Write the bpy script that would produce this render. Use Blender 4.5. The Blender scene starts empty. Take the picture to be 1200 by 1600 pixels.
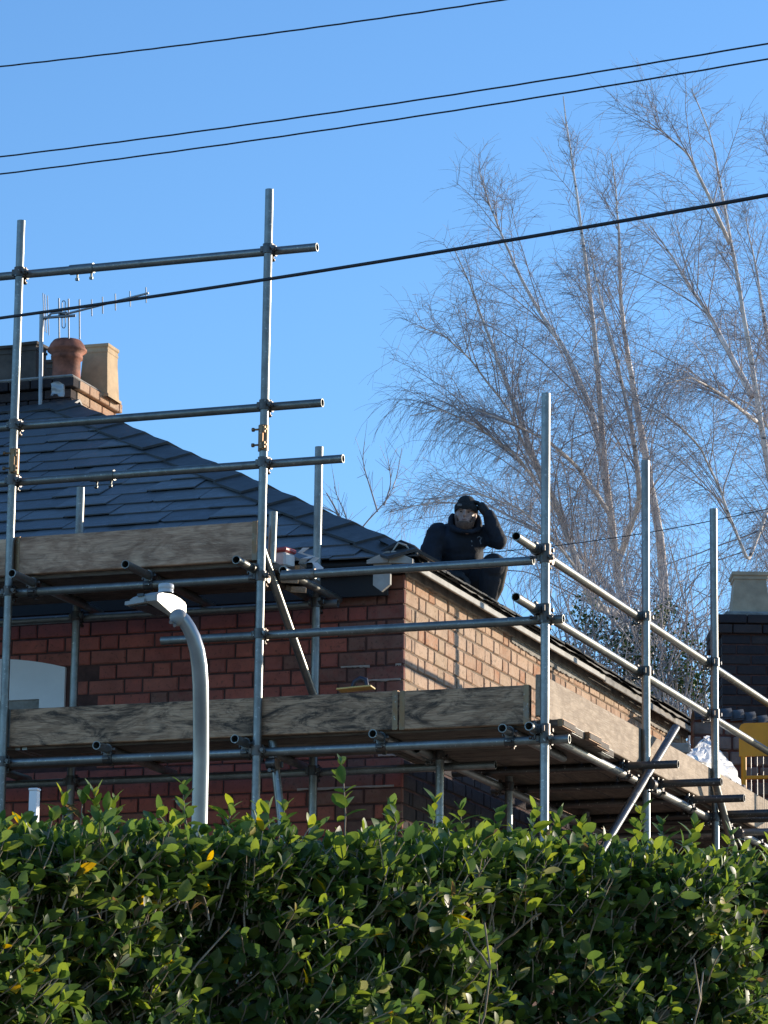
import bpy, math, random
import numpy as np
from mathutils import Vector, Matrix, Quaternion

scene = bpy.context.scene
COL = scene.collection
RAD = math.radians
rng = random.Random(7)
nrg = np.random.default_rng(11)

# ------------------------------------------------------------------ camera
FOCAL = 5600.0                                   # focal length in pixels of a 1200 x 1600 picture
R = np.array([[0.93971042, 0.34169733, 0.01368458],
              [0.06231526, -0.21044709, 0.97561715],
              [-0.33624566, 0.91594484, 0.21905228]])   # rows: right, up, forward
CAM = np.array([0.0, 0.0, 1.6])
cam_data = bpy.data.cameras.new('camera')
cam_data.sensor_fit = 'VERTICAL'
cam_data.sensor_height = 24.0
cam_data.lens = FOCAL / 1600.0 * 24.0
cam_data.clip_start = 0.1
cam_data.clip_end = 3000.0
cam = bpy.data.objects.new('camera', cam_data)
COL.objects.link(cam)
m = Matrix(((R[0][0], R[1][0], -R[2][0]), (R[0][1], R[1][1], -R[2][1]), (R[0][2], R[1][2], -R[2][2])))
cam.matrix_world = Matrix.Translation(Vector(CAM)) @ m.to_4x4()
scene.camera = cam

# ------------------------------------------------------------------ sky, sun, exposure
SUN_AZ, SUN_EL = 52.0, 11.5
world = bpy.data.worlds.new('World')
scene.world = world
world.use_nodes = True
wn = world.node_tree
sky = wn.nodes.new('ShaderNodeTexSky')
sky.sky_type = 'NISHITA'
sky.sun_disc = False
sky.sun_elevation = RAD(SUN_EL)
sky.sun_rotation = RAD(90 - SUN_AZ)
sky.altitude = 0
sky.air_density = 1.0
sky.dust_density = 0.2
sky.ozone_density = 4.9
wn.links.new(sky.outputs[0], wn.nodes['Background'].inputs[0])
wn.nodes['Background'].inputs[1].default_value = 0.15
sun_d = bpy.data.lights.new('sun', 'SUN')
sun_d.energy = 3.4
sun_d.angle = RAD(0.5)
sun_d.color = (1.0, 0.86, 0.68)
sun = bpy.data.objects.new('sun', sun_d)
COL.objects.link(sun)
S = Vector((math.cos(RAD(SUN_AZ)) * math.cos(RAD(SUN_EL)), math.sin(RAD(SUN_AZ)) * math.cos(RAD(SUN_EL)), math.sin(RAD(SUN_EL))))
sun.rotation_euler = (-S).to_track_quat('-Z', 'Y').to_euler()
sun.location = (20, 20, 30)
scene.view_settings.view_transform = 'Standard'
scene.view_settings.look = 'None'
scene.view_settings.gamma = 1.0
scene.view_settings.use_curve_mapping = False
scene.view_settings.exposure = 0.86
scene.render.engine = 'CYCLES'
scene.cycles.use_denoising = True
scene.cycles.max_bounces = 8
scene.cycles.transparent_max_bounces = 8

# ------------------------------------------------------------------ layout helpers
def ray(x, y):
    return R.T @ np.array([(x - 600) / FOCAL, -(y - 800) / FOCAL, 1.0])
def on(x, y, ax, val):
    d = ray(x, y)
    return Vector(CAM + d * (val - CAM[ax]) / d[ax])
def dep(x, y, z):
    return Vector(CAM + z * ray(x, y))

# ------------------------------------------------------------------ mesh helpers
class MB:
    """collects vertices and faces of one mesh"""
    def __init__(s):
        s.v = []; s.f = []; s.sm = []; s.mi = []
    def add(s, vs, fs, smooth=False, mi=0):
        n = len(s.v)
        s.v += [tuple(p) for p in vs]
        s.f += [tuple(i + n for i in f) for f in fs]
        s.sm += [smooth] * len(fs); s.mi += [mi] * len(fs)
    def box(s, lo, hi, M=None, bev=0.0, mi=0):
        x0, y0, z0 = lo; x1, y1, z1 = hi
        if bev <= 0:
            vs = [(x, y, z) for x in (x0, x1) for y in (y0, y1) for z in (z0, z1)]
            fs = [(0, 1, 3, 2), (4, 6, 7, 5), (0, 4, 5, 1), (2, 3, 7, 6), (0, 2, 6, 4), (1, 5, 7, 3)]
        else:
            b = bev; vs = []; fs = []
            X = (x0, x1); Y = (y0, y1); Z = (z0, z1); idx = {}
            for i in (0, 1):
                for j in (0, 1):
                    for k in (0, 1):
                        sx, sy, sz = (1 - 2 * i), (1 - 2 * j), (1 - 2 * k)
                        for a in range(3):
                            q = [X[i] + sx * b, Y[j] + sy * b, Z[k] + sz * b]
                            q[a] = (X[i], Y[j], Z[k])[a]
                            idx[(i, j, k, a)] = len(vs); vs.append(tuple(q))
            def F(*ks): fs.append(tuple(idx[k] for k in ks))
            for i in (0, 1):
                F((i, 0, 0, 0), (i, 1, 0, 0), (i, 1, 1, 0), (i, 0, 1, 0))
                F((0, i, 0, 1), (1, i, 0, 1), (1, i, 1, 1), (0, i, 1, 1))
                F((0, 0, i, 2), (1, 0, i, 2), (1, 1, i, 2), (0, 1, i, 2))
            for j in (0, 1):
                for k in (0, 1):
                    F((0, j, k, 1), (1, j, k, 1), (1, j, k, 2), (0, j, k, 2))
                    F((j, 0, k, 0), (j, 1, k, 0), (j, 1, k, 2), (j, 0, k, 2))
                    F((j, k, 0, 0), (j, k, 1, 0), (j, k, 1, 1), (j, k, 0, 1))
            for i in (0, 1):
                for j in (0, 1):
                    for k in (0, 1):
                        F((i, j, k, 0), (i, j, k, 1), (i, j, k, 2))
        if M is not None: vs = [M @ Vector(p) for p in vs]
        s.add(vs, fs, False, mi)
    def cyl(s, p0, p1, r0, r1=None, n=16, caps=True, mi=0):
        r1 = r0 if r1 is None else r1
        p0 = Vector(p0); p1 = Vector(p1)
        q = (p1 - p0).to_track_quat('Z', 'Y')
        ring = [Vector((math.cos(2 * math.pi * i / n), math.sin(2 * math.pi * i / n), 0)) for i in range(n)]
        a = [p0 + q @ (v * r0) for v in ring]; b = [p1 + q @ (v * r1) for v in ring]
        s.add(a + b, [(i, (i + 1) % n, n + (i + 1) % n, n + i) for i in range(n)], True, mi)
        if caps:
            s.add(a, [tuple(reversed(range(n)))], False, mi); s.add(b, [tuple(range(n))], False, mi)
    def sweep(s, pts, rad, n=8, mi=0, caps=True):
        """tube along a polyline with a radius per point"""
        pts = [Vector(p) for p in pts]
        prev = None; rings = []
        for i, p in enumerate(pts):
            t = (pts[min(i + 1, len(pts) - 1)] - pts[max(i - 1, 0)]).normalized()
            if prev is None:
                u = t.orthogonal().normalized()
            else:
                u = (prev - t * prev.dot(t)).normalized()
            prev = u; w = t.cross(u)
            rings.append([p + (u * math.cos(2 * math.pi * k / n) + w * math.sin(2 * math.pi * k / n)) * rad[i] for k in range(n)])
        vs = [v for r in rings for v in r]
        fs = [(i * n + k, i * n + (k + 1) % n, (i + 1) * n + (k + 1) % n, (i + 1) * n + k) for i in range(len(pts) - 1) for k in range(n)]
        s.add(vs, fs, True, mi)
        if caps:
            s.add(rings[0], [tuple(reversed(range(n)))], False, mi); s.add(rings[-1], [tuple(range(n))], False, mi)
    def lathe(s, prof, n=24, c=(0, 0, 0), mi=0, square=False):
        vs = []
        for r, z in prof:
            for k in range(n):
                a = 2 * math.pi * k / n + (math.pi / 4 if n == 4 else 0)
                vs.append((c[0] + r * math.cos(a), c[1] + r * math.sin(a), c[2] + z))
        fs = [(i * n + k, i * n + (k + 1) % n, (i + 1) * n + (k + 1) % n, (i + 1) * n + k) for i in range(len(prof) - 1) for k in range(n)]
        s.add(vs, fs, n > 4, mi)
    def mesh(s, name):
        me = bpy.data.meshes.new(name)
        me.from_pydata(s.v, [], s.f)
        me.polygons.foreach_set('use_smooth', s.sm)
        me.polygons.foreach_set('material_index', s.mi)
        me.update()
        return me
    def build(s, name, mat, parent=None, loc=None, rot=None):
        return link(name, s.mesh(name), mat, parent, loc, rot)

def link(name, me, mat=None, parent=None, loc=None, rot=None):
    if mat is not None and not me.materials:
        for q in (mat if isinstance(mat, (list, tuple)) else [mat]): me.materials.append(q)
    o = bpy.data.objects.new(name, me)
    COL.objects.link(o)
    if parent is not None: o.parent = parent
    if loc is not None: o.location = loc
    if rot is not None:
        if isinstance(rot, Quaternion):
            o.rotation_mode = 'QUATERNION'; o.rotation_quaternion = rot
        else:
            o.rotation_euler = rot
    return o

def tag(o, label=None, cat=None, group=None, kind=None):
    if label: o['label'] = label
    if cat: o['category'] = cat
    if group: o['group'] = group
    if kind: o['kind'] = kind
    return o

def thing(name, label, cat, loc=(0, 0, 0), rz=0.0, group=None):
    o = bpy.data.objects.new(name, None)
    COL.objects.link(o)
    o.location = loc; o.rotation_euler = (0, 0, rz)
    o.empty_display_size = 0.2
    return tag(o, label, cat, group)

# ------------------------------------------------------------------ materials
class NT:
    def __init__(s, name):
        s.m = bpy.data.materials.new(name); s.m.use_nodes = True
        s.t = s.m.node_tree; s.b = s.t.nodes['Principled BSDF']; s.out = s.t.nodes['Material Output']
    def n(s, typ, **kw):
        o = s.t.nodes.new('ShaderNode' + typ)
        for k, v in kw.items():
            if k in o.inputs: o.inputs[k].default_value = v
            else: setattr(o, k, v)
        return o
    def l(s, a, b): s.t.links.new(a, b)
    def coord(s, out='Object', scale=(1, 1, 1), shuffle=True):
        tc = s.n('TexCoord'); mp = s.n('Mapping'); mp.inputs['Scale'].default_value = scale
        s.l(tc.outputs[out], mp.inputs[0])
        if shuffle:
            oi = s.n('ObjectInfo'); mu = s.n('Math', operation='MULTIPLY'); mu.inputs[1].default_value = 57.0
            s.l(oi.outputs['Random'], mu.inputs[0]); s.l(mu.outputs[0], mp.inputs['Location'])
        return mp.outputs[0]
    def noise(s, vec, scale, detail=5, rough=0.6, dist=0.0):
        o = s.n('TexNoise'); o.inputs['Scale'].default_value = scale; o.inputs['Detail'].default_value = detail
        o.inputs['Roughness'].default_value = rough; o.inputs['Distortion'].default_value = dist
        s.l(vec, o.inputs['Vector']); return o.outputs['Fac']
    def ramp(s, fac, stops):
        o = s.n('ValToRGB'); e = o.color_ramp.elements
        while len(e) < len(stops): e.new(0.5)
        for i, (p, c) in enumerate(stops):
            e[i].position = p; e[i].color = (*c, 1) if len(c) == 3 else c
        s.l(fac, o.inputs[0]); return o.outputs[0]
    def mix(s, fac, a, b, mode='MIX'):
        o = s.n('Mix', data_type='RGBA', blend_type=mode)
        if hasattr(fac, 'node'): s.l(fac, o.inputs[0])
        else: o.inputs[0].default_value = fac
        for q, i in ((a, 6), (b, 7)):
            if hasattr(q, 'node'): s.l(q, o.inputs[i])
            else: o.inputs[i].default_value = (*q, 1)
        return o.outputs[2]
    def bump(s, h, strength=0.3, dist=0.01):
        o = s.n('Bump'); o.inputs['Strength'].default_value = strength; o.inputs['Distance'].default_value = dist
        s.l(h, o.inputs['Height']); s.l(o.outputs[0], s.b.inputs['Normal'])
    def col(s, c):
        if hasattr(c, 'node'): s.l(c, s.b.inputs['Base Color'])
        else: s.b.inputs['Base Color'].default_value = (*c, 1)
    def set(s, rough=0.6, metal=0.0, spec=0.5):
        s.b.inputs['Roughness'].default_value = rough; s.b.inputs['Metallic'].default_value = metal
        s.b.inputs['Specular IOR Level'].default_value = spec
        return s

def simple(name, c, rough=0.6, metal=0.0, spec=0.5, var=0.25, scale=8.0, bump=0.0):
    k = NT(name).set(rough, metal, spec)
    v = k.coord()
    f = k.noise(v, scale)
    k.col(k.ramp(f, [(0.3, tuple(x * (1 - var) for x in c)), (0.7, tuple(min(1, x * (1 + var)) for x in c))]))
    if bump: k.bump(k.noise(v, scale * 4), bump)
    return k.m

def make_steel(name, base, rust=0.0):
    k = NT(name).set(0.42, 0.8, 0.5)
    v = k.coord(scale=(1, 1, 1))
    f = k.noise(v, 14, 6, 0.7); g = k.noise(k.coord(scale=(1, 1, 0.35)), 5, 4, 0.6)
    c = k.ramp(f, [(0.25, tuple(x * 0.62 for x in base)), (0.5, base), (0.75, tuple(min(1, x * 1.25) for x in base))])
    c = k.mix(k.ramp(g, [(0.52, (0, 0, 0)), (0.68, (0.75, 0.75, 0.75))]), c, (0.21, 0.2, 0.185))
    sp = k.noise(v, 60, 2, 0.5)
    c = k.mix(k.ramp(sp, [(0.66, (0, 0, 0)), (0.7, (0.7, 0.7, 0.7))]), c, (0.55, 0.54, 0.5))
    oi = k.n('ObjectInfo'); c = k.mix(1.0, c, k.ramp(oi.outputs['Random'], [(0.0, (0.70, 0.69, 0.66)), (0.35, (0.92, 0.92, 0.90)), (0.7, (1.0, 1.0, 1.0)), (1.0, (0.80, 0.79, 0.77))]), 'MULTIPLY')
    rs = k.noise(k.coord(scale=(1, 1, .5)), 9, 5, 0.7)
    c = k.mix(k.ramp(rs, [(0.62, (0, 0, 0)), (0.72, (0.6,) * 3)]), c, (0.17, 0.095, 0.05))
    if rust: c = k.mix(k.ramp(f, [(0.45, (0, 0, 0)), (0.6, (rust, rust, rust))]), c, (0.2, 0.085, 0.03))
    k.col(c)
    k.l(k.ramp(g, [(0.3, (0.32,) * 3), (0.7, (0.52,) * 3)]), k.b.inputs['Roughness'])
    k.bump(f, 0.12, 0.004)
    return k.m

def make_wood(name, dark, mid, light, stain=0.6, stain_col=(0.02, 0.018, 0.016)):
    """plank: grain along local X"""
    k = NT(name).set(0.75, 0.0, 0.3)
    v = k.coord(scale=(0.7, 9, 9)); v2 = k.coord(scale=(1.3, 4.0, 5.0)); v3 = k.coord(scale=(1.6, 1.6, 1.6))
    grain = k.noise(v, 7, 8, 0.65, 1.4)
    fine = k.noise(k.coord(scale=(2, 60, 60)), 6, 4, 0.6)
    c = k.ramp(grain, [(0.28, dark), (0.48, mid), (0.7, light)])
    c = k.mix(0.5, c, k.ramp(fine, [(0.38, dark), (0.62, light)]))
    wv = k.n('TexWave', wave_type='BANDS', bands_direction='Z'); wv.inputs['Scale'].default_value = 9; wv.inputs['Distortion'].default_value = 9; wv.inputs['Detail'].default_value = 4; wv.inputs['Detail Scale'].default_value = 1.2
    k.l(k.coord(scale=(0.5, 1.0, 1.0)), wv.inputs['Vector'])
    c = k.mix(k.ramp(wv.outputs['Fac'], [(0.0, (0.45,) * 3), (0.35, (0, 0, 0))]), c, dark)
    vo = k.n('TexVoronoi'); vo.inputs['Scale'].default_value = 2.2; k.l(k.coord(scale=(1, 2.6, 2.6)), vo.inputs['Vector'])
    c = k.mix(k.ramp(vo.outputs['Distance'], [(0.05, (0.8,) * 3), (0.12, (0, 0, 0))]), c, tuple(x * .5 for x in dark))
    st = k.noise(v2, 2.1, 10, 0.74, 1.6)
    c = k.mix(k.ramp(st, [(0.46, (0, 0, 0)), (0.6, (stain,) * 3)]), c, stain_col)
    pale = k.noise(v3, 1.6, 3, 0.5)
    c = k.mix(k.ramp(pale, [(0.6, (0, 0, 0)), (0.72, (0.45,) * 3)]), c, tuple(min(1, x * 1.45) for x in light))
    k.col(c)
    k.bump(grain, 0.35, 0.006)
    return k.m

def make_brick(name, cols, spots, rough=0.9):
    k = NT(name).set(rough, 0, 0.25)
    oi = k.n('ObjectInfo')
    at = k.n('Attribute', attribute_name='piece')            # 0..1 per brick in a joined part; 0 on single bricks
    ad = k.n('Math', operation='ADD'); k.l(oi.outputs['Random'], ad.inputs[0]); k.l(at.outputs['Fac'], ad.inputs[1])
    fr = k.n('Math', operation='FRACT'); k.l(ad.outputs[0], fr.inputs[0])
    rp = k.n('ValToRGB'); e = rp.color_ramp.elements; rp.color_ramp.interpolation = 'CONSTANT'
    while len(e) < len(cols): e.new(0.5)
    for i, c in enumerate(cols): e[i].position = i / len(cols); e[i].color = (*c, 1)
    k.l(fr.outputs[0], rp.inputs[0])
    v = k.coord('Object')
    f = k.noise(v, 16, 7, 0.7)
    c = k.mix(k.ramp(f, [(0.35, (0, 0, 0)), (0.75, (0.75,) * 3)]), rp.outputs[0], spots)
    g = k.noise(v, 55, 3, 0.6)
    c = k.mix(k.ramp(g, [(0.33, (0.55,) * 3), (0.42, (0, 0, 0))]), c, (0.09, 0.06, 0.045))
    gp_ = k.n('NewGeometry'); w_ = k.noise(gp_.outputs['Position'], 2.6, 5, 0.65)
    c = k.mix(1.0, c, k.ramp(w_, [(0.3, (0.62, 0.60, 0.60)), (0.5, (0.95, 0.95, 0.95)), (0.72, (1.0, 1.0, 1.0))]), 'MULTIPLY')
    k.col(c)
    k.bump(k.noise(v, 40, 6, 0.7), 0.5, 0.006)
    return k.m

def make_slate():
    k = NT('slate').set(0.42, 0, 0.5)
    oi = k.n('ObjectInfo')
    c = k.ramp(oi.outputs['Random'], [(0.0, (0.058, 0.062, 0.068)), (0.4, (0.092, 0.098, 0.104)), (0.8, (0.135, 0.14, 0.144)), (1.0, (0.068, 0.073, 0.08))])
    v = k.coord(scale=(1, 1, 1)); f = k.noise(v, 7, 7, 0.7, 0.6)
    c = k.mix(k.ramp(f, [(0.42, (0, 0, 0)), (0.72, (0.6,) * 3)]), c, (0.15, 0.15, 0.145))
    lich = k.noise(v, 26, 3, 0.5)
    c = k.mix(k.ramp(lich, [(0.68, (0, 0, 0)), (0.74, (0.4,) * 3)]), c, (0.20, 0.19, 0.15))
    k.col(c)
    k.l(k.ramp(f, [(0.3, (0.30,) * 3), (0.7, (0.62,) * 3)]), k.b.inputs['Roughness'])
    k.bump(k.noise(k.coord(scale=(1, 2, 1)), 9, 7, 0.7), 0.6, 0.010)
    return k.m

def make_leaf(name, top, under_trans, attr=True, rough=0.3):
    k = NT(name).set(rough, 0, 0.5)
    if attr:
        at = k.n('Attribute', attribute_name='tint'); base = at.outputs['Color']
    else:
        oi = k.n('ObjectInfo')
        base = k.ramp(oi.outputs['Random'], [(0.0, (0.018, 0.058, 0.014)), (0.45, (0.035, 0.105, 0.020)), (0.78, (0.075, 0.17, 0.025)), (0.9, (0.13, 0.21, 0.03)), (0.96, (0.40, 0.33, 0.03))])
    v = k.coord('Object', shuffle=False)
    f = k.noise(v, 30, 4, 0.6)
    c = k.mix(k.ramp(f, [(0.3, (0.35,) * 3), (0.7, (0, 0, 0))]), base, (0.02, 0.045, 0.012))
    k.col(c)
    tr = k.n('BsdfTranslucent')
    hs = k.n('HueSaturation'); hs.inputs['Saturation'].default_value = 1.15; hs.inputs['Value'].default_value = under_trans
    hs.inputs['Hue'].default_value = 0.48
    k.l(c, hs.inputs['Color']); k.l(hs.outputs[0], tr.inputs['Color'])
    mx = k.n('MixShader'); mx.inputs[0].default_value = 0.45
    k.l(k.b.outputs[0], mx.inputs[1]); k.l(tr.outputs[0], mx.inputs[2]); k.l(mx.outputs[0], k.out.inputs['Surface'])
    return k.m

M = {}
M['steel'] = make_steel('galvanised_steel', (0.27, 0.28, 0.268))
M['steel_dark'] = make_steel('dull_dark_steel', (0.10, 0.10, 0.098))  # darker, duller steel for one brace and the side transoms
M['clamp'] = make_steel('coupler_steel', (0.10, 0.10, 0.10), 0.25)
M['rusty'] = make_steel('rusty_steel', (0.26, 0.17, 0.10), 0.6)
M['board_dark'] = make_wood('weathered_timber', (0.17, 0.092, 0.05), (0.45, 0.265, 0.15), (0.66, 0.43, 0.265), 0.88)
M['board_grey'] = make_wood('grey_timber', (0.30, 0.165, 0.10), (0.56, 0.33, 0.20), (0.72, 0.48, 0.32), 0.6, (0.12, 0.062, 0.038))
M['board_pale'] = make_wood('pale_timber', (0.22, 0.15, 0.095), (0.42, 0.315, 0.215), (0.56, 0.45, 0.33), 0.4, (0.17, 0.115, 0.075))
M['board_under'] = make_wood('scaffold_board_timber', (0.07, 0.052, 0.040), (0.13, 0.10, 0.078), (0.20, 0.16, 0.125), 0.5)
M['brick_front'] = make_brick('red_brick', [(0.46, 0.125, 0.09), (0.50, 0.14, 0.095), (0.40, 0.115, 0.085), (0.46, 0.145, 0.10), (0.43, 0.12, 0.088)], (0.27, 0.10, 0.08))
M['brick_side'] = make_brick('buff_orange_brick', [(0.50, 0.31, 0.20), (0.54, 0.35, 0.23), (0.46, 0.26, 0.155), (0.55, 0.375, 0.255), (0.45, 0.215, 0.115), (0.52, 0.335, 0.215), (0.45, 0.31, 0.20)], (0.62, 0.46, 0.33))
M['brick_dark'] = make_brick('soot_and_shade_brick', [(0.050, 0.040, 0.042), (0.065, 0.050, 0.048), (0.042, 0.036, 0.040), (0.075, 0.055, 0.05)], (0.03, 0.028, 0.03))  # soot on the chimneys; on the lower side wall, shade painted into the colour
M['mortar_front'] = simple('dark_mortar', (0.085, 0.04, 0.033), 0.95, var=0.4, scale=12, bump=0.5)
M['mortar_side'] = simple('tan_mortar', (0.22, 0.165, 0.115), 0.95, var=0.35, scale=14, bump=0.6)
M['mortar_pale'] = simple('pale_pointing', (0.42, 0.35, 0.30), 0.95, var=0.3, scale=14, bump=0.6)
M['slate'] = make_slate()
M['hip'] = simple('dark_ridge_tile', (0.058, 0.060, 0.062), 0.55, var=0.35, scale=9, bump=0.3)
M['felt'] = simple('roofing_felt', (0.014, 0.014, 0.016), 0.65, var=0.4, scale=8, bump=0.3)
M['gutter'] = simple('black_gutter', (0.010, 0.010, 0.011), 0.65, var=0.2)
M['fascia'] = simple('weathered_white_paint', (0.40, 0.385, 0.35), 0.75, var=0.25, scale=7, bump=0.3)
M['soffit'] = simple('grey_render', (0.30, 0.28, 0.25), 0.9, var=0.4, scale=9, bump=0.6)
M['white_paint'] = simple('white_paint', (0.86, 0.84, 0.82), 0.55, var=0.06, scale=4)
M['dark_glass'] = NT('window_glass').set(0.06, 0, 0.6).m
M['dark_glass'].node_tree.nodes['Principled BSDF'].inputs['Base Color'].default_value = (0.02, 0.024, 0.03, 1)
M['pot_red'] = simple('terracotta', (0.26, 0.09, 0.05), 0.75, var=0.6, scale=12, bump=0.2)
M['pot_buff'] = simple('buff_clay', (0.52, 0.36, 0.20), 0.8, var=0.25, scale=6, bump=0.2)
M['pot_sooty'] = simple('sooty_clay', (0.085, 0.066, 0.052), 0.85, var=0.5, scale=7, bump=0.3)
M['lead'] = simple('lead_flashing', (0.42, 0.42, 0.42), 0.5, 0.3, var=0.2)
M['aluminium'] = simple('dull_aluminium', (0.30, 0.30, 0.30), 0.45, 0.7, var=0.2)
M['lamp_grey'] = simple('grey_lamp_casting', (0.30, 0.30, 0.285), 0.42, 0.1, var=0.06, scale=5)
M['lamp_pole'] = simple('grey_green_pole_paint', (0.33, 0.34, 0.335), 0.30, 0.7, var=0.14, scale=6)
M['lamp_lens'] = simple('dark_lens', (0.02, 0.02, 0.022), 0.2, var=0.1)
M['photocell'] = simple('clear_plastic', (0.55, 0.56, 0.56), 0.15, var=0.1)
M['cable'] = simple('black_cable', (0.008, 0.007, 0.012), 0.6, var=0.2)
M['yellow'] = simple('yellow_paint', (0.90, 0.38, 0.012), 0.5, var=0.15, scale=5)
M['sheet'] = simple('white_plastic_sheet', (0.70, 0.70, 0.70), 0.4, var=0.08, scale=5)
M['stone'] = simple('grey_stone', (0.14, 0.13, 0.12), 0.9, var=0.45, scale=7, bump=0.6)
M['ground'] = simple('rough_ground', (0.28, 0.245, 0.18), 0.95, var=0.35, scale=0.6, bump=0.4)
M['asphalt'] = simple('asphalt', (0.05, 0.05, 0.052), 0.9, var=0.3, scale=3, bump=0.4)
M['jacket'] = simple('navy_black_cloth', (0.010, 0.013, 0.022), 0.85, var=0.35, scale=9, bump=0.4)
M['trousers'] = simple('dark_work_trousers', (0.014, 0.015, 0.020), 0.85, var=0.35, scale=9, bump=0.4)
M['trouser_pad'] = simple('tan_knee_panel', (0.075, 0.058, 0.042), 0.85, var=0.3, scale=9)
M['knit'] = simple('black_knit', (0.015, 0.015, 0.016), 0.9, var=0.4, scale=40, bump=0.6)
M['glove'] = simple('black_glove', (0.010, 0.010, 0.011), 0.7, var=0.3, scale=20)
M['skin'] = simple('skin', (0.42, 0.25, 0.185), 0.5, var=0.12, scale=14)
M['beard'] = simple('brown_beard', (0.13, 0.078, 0.056), 0.8, var=0.4, scale=60)
M['boot'] = simple('dark_boot', (0.02, 0.016, 0.012), 0.7)
M['eye'] = simple('eye', (0.03, 0.025, 0.02), 0.2)
M['grey_patch'] = simple('grey_badge', (0.12, 0.12, 0.12), 0.7)
M['tub_red'] = simple('red_plastic', (0.40, 0.07, 0.07), 0.45)
M['tub_clear'] = simple('milky_plastic', (0.62, 0.60, 0.57), 0.4)
M['dark_plastic'] = simple('dark_blue_plastic', (0.03, 0.035, 0.06), 0.5)
M['bark'] = None

def make_bark(name, pale, dark, marks=True):
    k = NT(name).set(0.8, 0, 0.3)
    v = k.coord('Object', scale=(1, 1, 1), shuffle=False)
    f = k.noise(v, 3.5, 6, 0.7)
    c = k.ramp(f, [(0.35, dark), (0.55, pale), (0.75, tuple(min(1, x * 1.2) for x in pale))])
    if marks:
        g = k.noise(k.coord('Object', scale=(1, 1, 4), shuffle=False), 3.0, 3, 0.6)
        c = k.mix(k.ramp(g, [(0.6, (0, 0, 0)), (0.66, (0.85,) * 3)]), c, (0.05, 0.04, 0.035))
    k.col(c)
    return k.m
M['birch'] = make_bark('birch_bark', (0.84, 0.76, 0.69), (0.52, 0.44, 0.39))
M['twig'] = make_bark('birch_twig', (0.40, 0.36, 0.36), (0.26, 0.23, 0.23), False)
M['shrub_stem'] = make_bark('shrub_stem', (0.40, 0.31, 0.22), (0.22, 0.165, 0.11), False)
M['hedge_leaf'] = make_leaf('hedge_leaf', None, 2.1, True, 0.43)
M['hedge_leaf_single'] = M['hedge_leaf']
M['ivy_leaf'] = make_leaf('ivy_leaf', None, 1.2, True, 0.45)
M['brick_brown'] = make_brick('brown_brick', [(0.24, 0.10, 0.075), (0.28, 0.09, 0.07), (0.19, 0.09, 0.075), (0.30, 0.11, 0.08)], (0.28, 0.17, 0.13))

# ------------------------------------------------------------------ ground
g = MB(); g.add([(-900, -900, 0), (900, -900, 0), (900, 1500, 0), (-900, 1500, 0)], [(0, 1, 2, 3)])
tag(g.build('ground', M['ground']), kind='structure')
g = MB(); RZ = RAD(20.16)
cz, sz = math.cos(RZ), math.sin(RZ)
def loc2(lx, ly, z):                      # lx across the view, ly along it
    return Vector((lx * cz - ly * sz, lx * sz + ly * cz, z))
g.add([loc2(-60, -3, .004), loc2(60, -3, .004), loc2(60, 4.5, .004), loc2(-60, 4.5, .004)], [(0, 1, 2, 3)])
tag(g.build('road', M['asphalt']), kind='structure')

# ------------------------------------------------------------------ house
YF, XS = 18.22, -5.75                     # scaffold outer planes
YW, XW = 19.30, -6.952                    # faces of the front and the side wall
YB, XL = 25.55, -15.0
PIT = RAD(28.0); TP = math.tan(PIT); CP = math.cos(PIT); SP = math.sin(PIT)
OH = 0.15
XE, YE, ZE = XW + .09, YW - OH, 5.90       # corner of the eaves
HS = 4.2                                   # plan length of the hip
APEX = Vector((XE - HS, YE + HS, ZE + HS * TP))

house = thing('brick_house', 'two-storey brick house with dark slate hipped roof behind the scaffolding', 'house', ((XL + XW) / 2, (YW + YB) / 2, 0))
HB = house.location.copy()
def hpart(mb, name, mat, parent=None):
    """mesh given in world coordinates, linked below the house"""
    o = mb.build(name, mat, parent if parent is not None else house)
    if parent is None or parent is house: o.location = -HB
    return o
w = MB()
W1 = (-10.22, -9.11, 4.80, 5.40)           # window opening x0 x1 z0 z1
rec = 0.009
for lo, hi in (((XL, YW + rec, 0), (W1[0], YW + .25, 5.84)), ((W1[1], YW + rec, 0), (XW - rec, YW + .25, 5.84)),
               ((W1[0], YW + rec, 0), (W1[1], YW + .25, W1[2])), ((W1[0], YW + rec, W1[3]), (W1[1], YW + .25, 5.84))):
    w.box(lo, hi)
w.box((XW - .25, YW + .25, 0), (XW - rec, YB, 4.84), mi=0); w.box((XW - .25, YW + .25, 4.8401), (XW - rec, YB, 5.86), mi=1)  # below the deck the dark mortar paints in the shade there
w.box((XL, YB - .25, 0), (XW - .25, YB, 5.84), mi=1)
w.box((XL, YW + .25, 0), (XL + .25, YB - .25, 5.84), mi=1)
# the return of the front wall at the corner shows the side wall's mortar
w.box((XW - .05, YW + rec + .02, 4.84), (XW - rec + .001, YW + .252, 5.838), mi=1)
wall = hpart(w, 'wall', [M['mortar_front'], M['mortar_side']])

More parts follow.
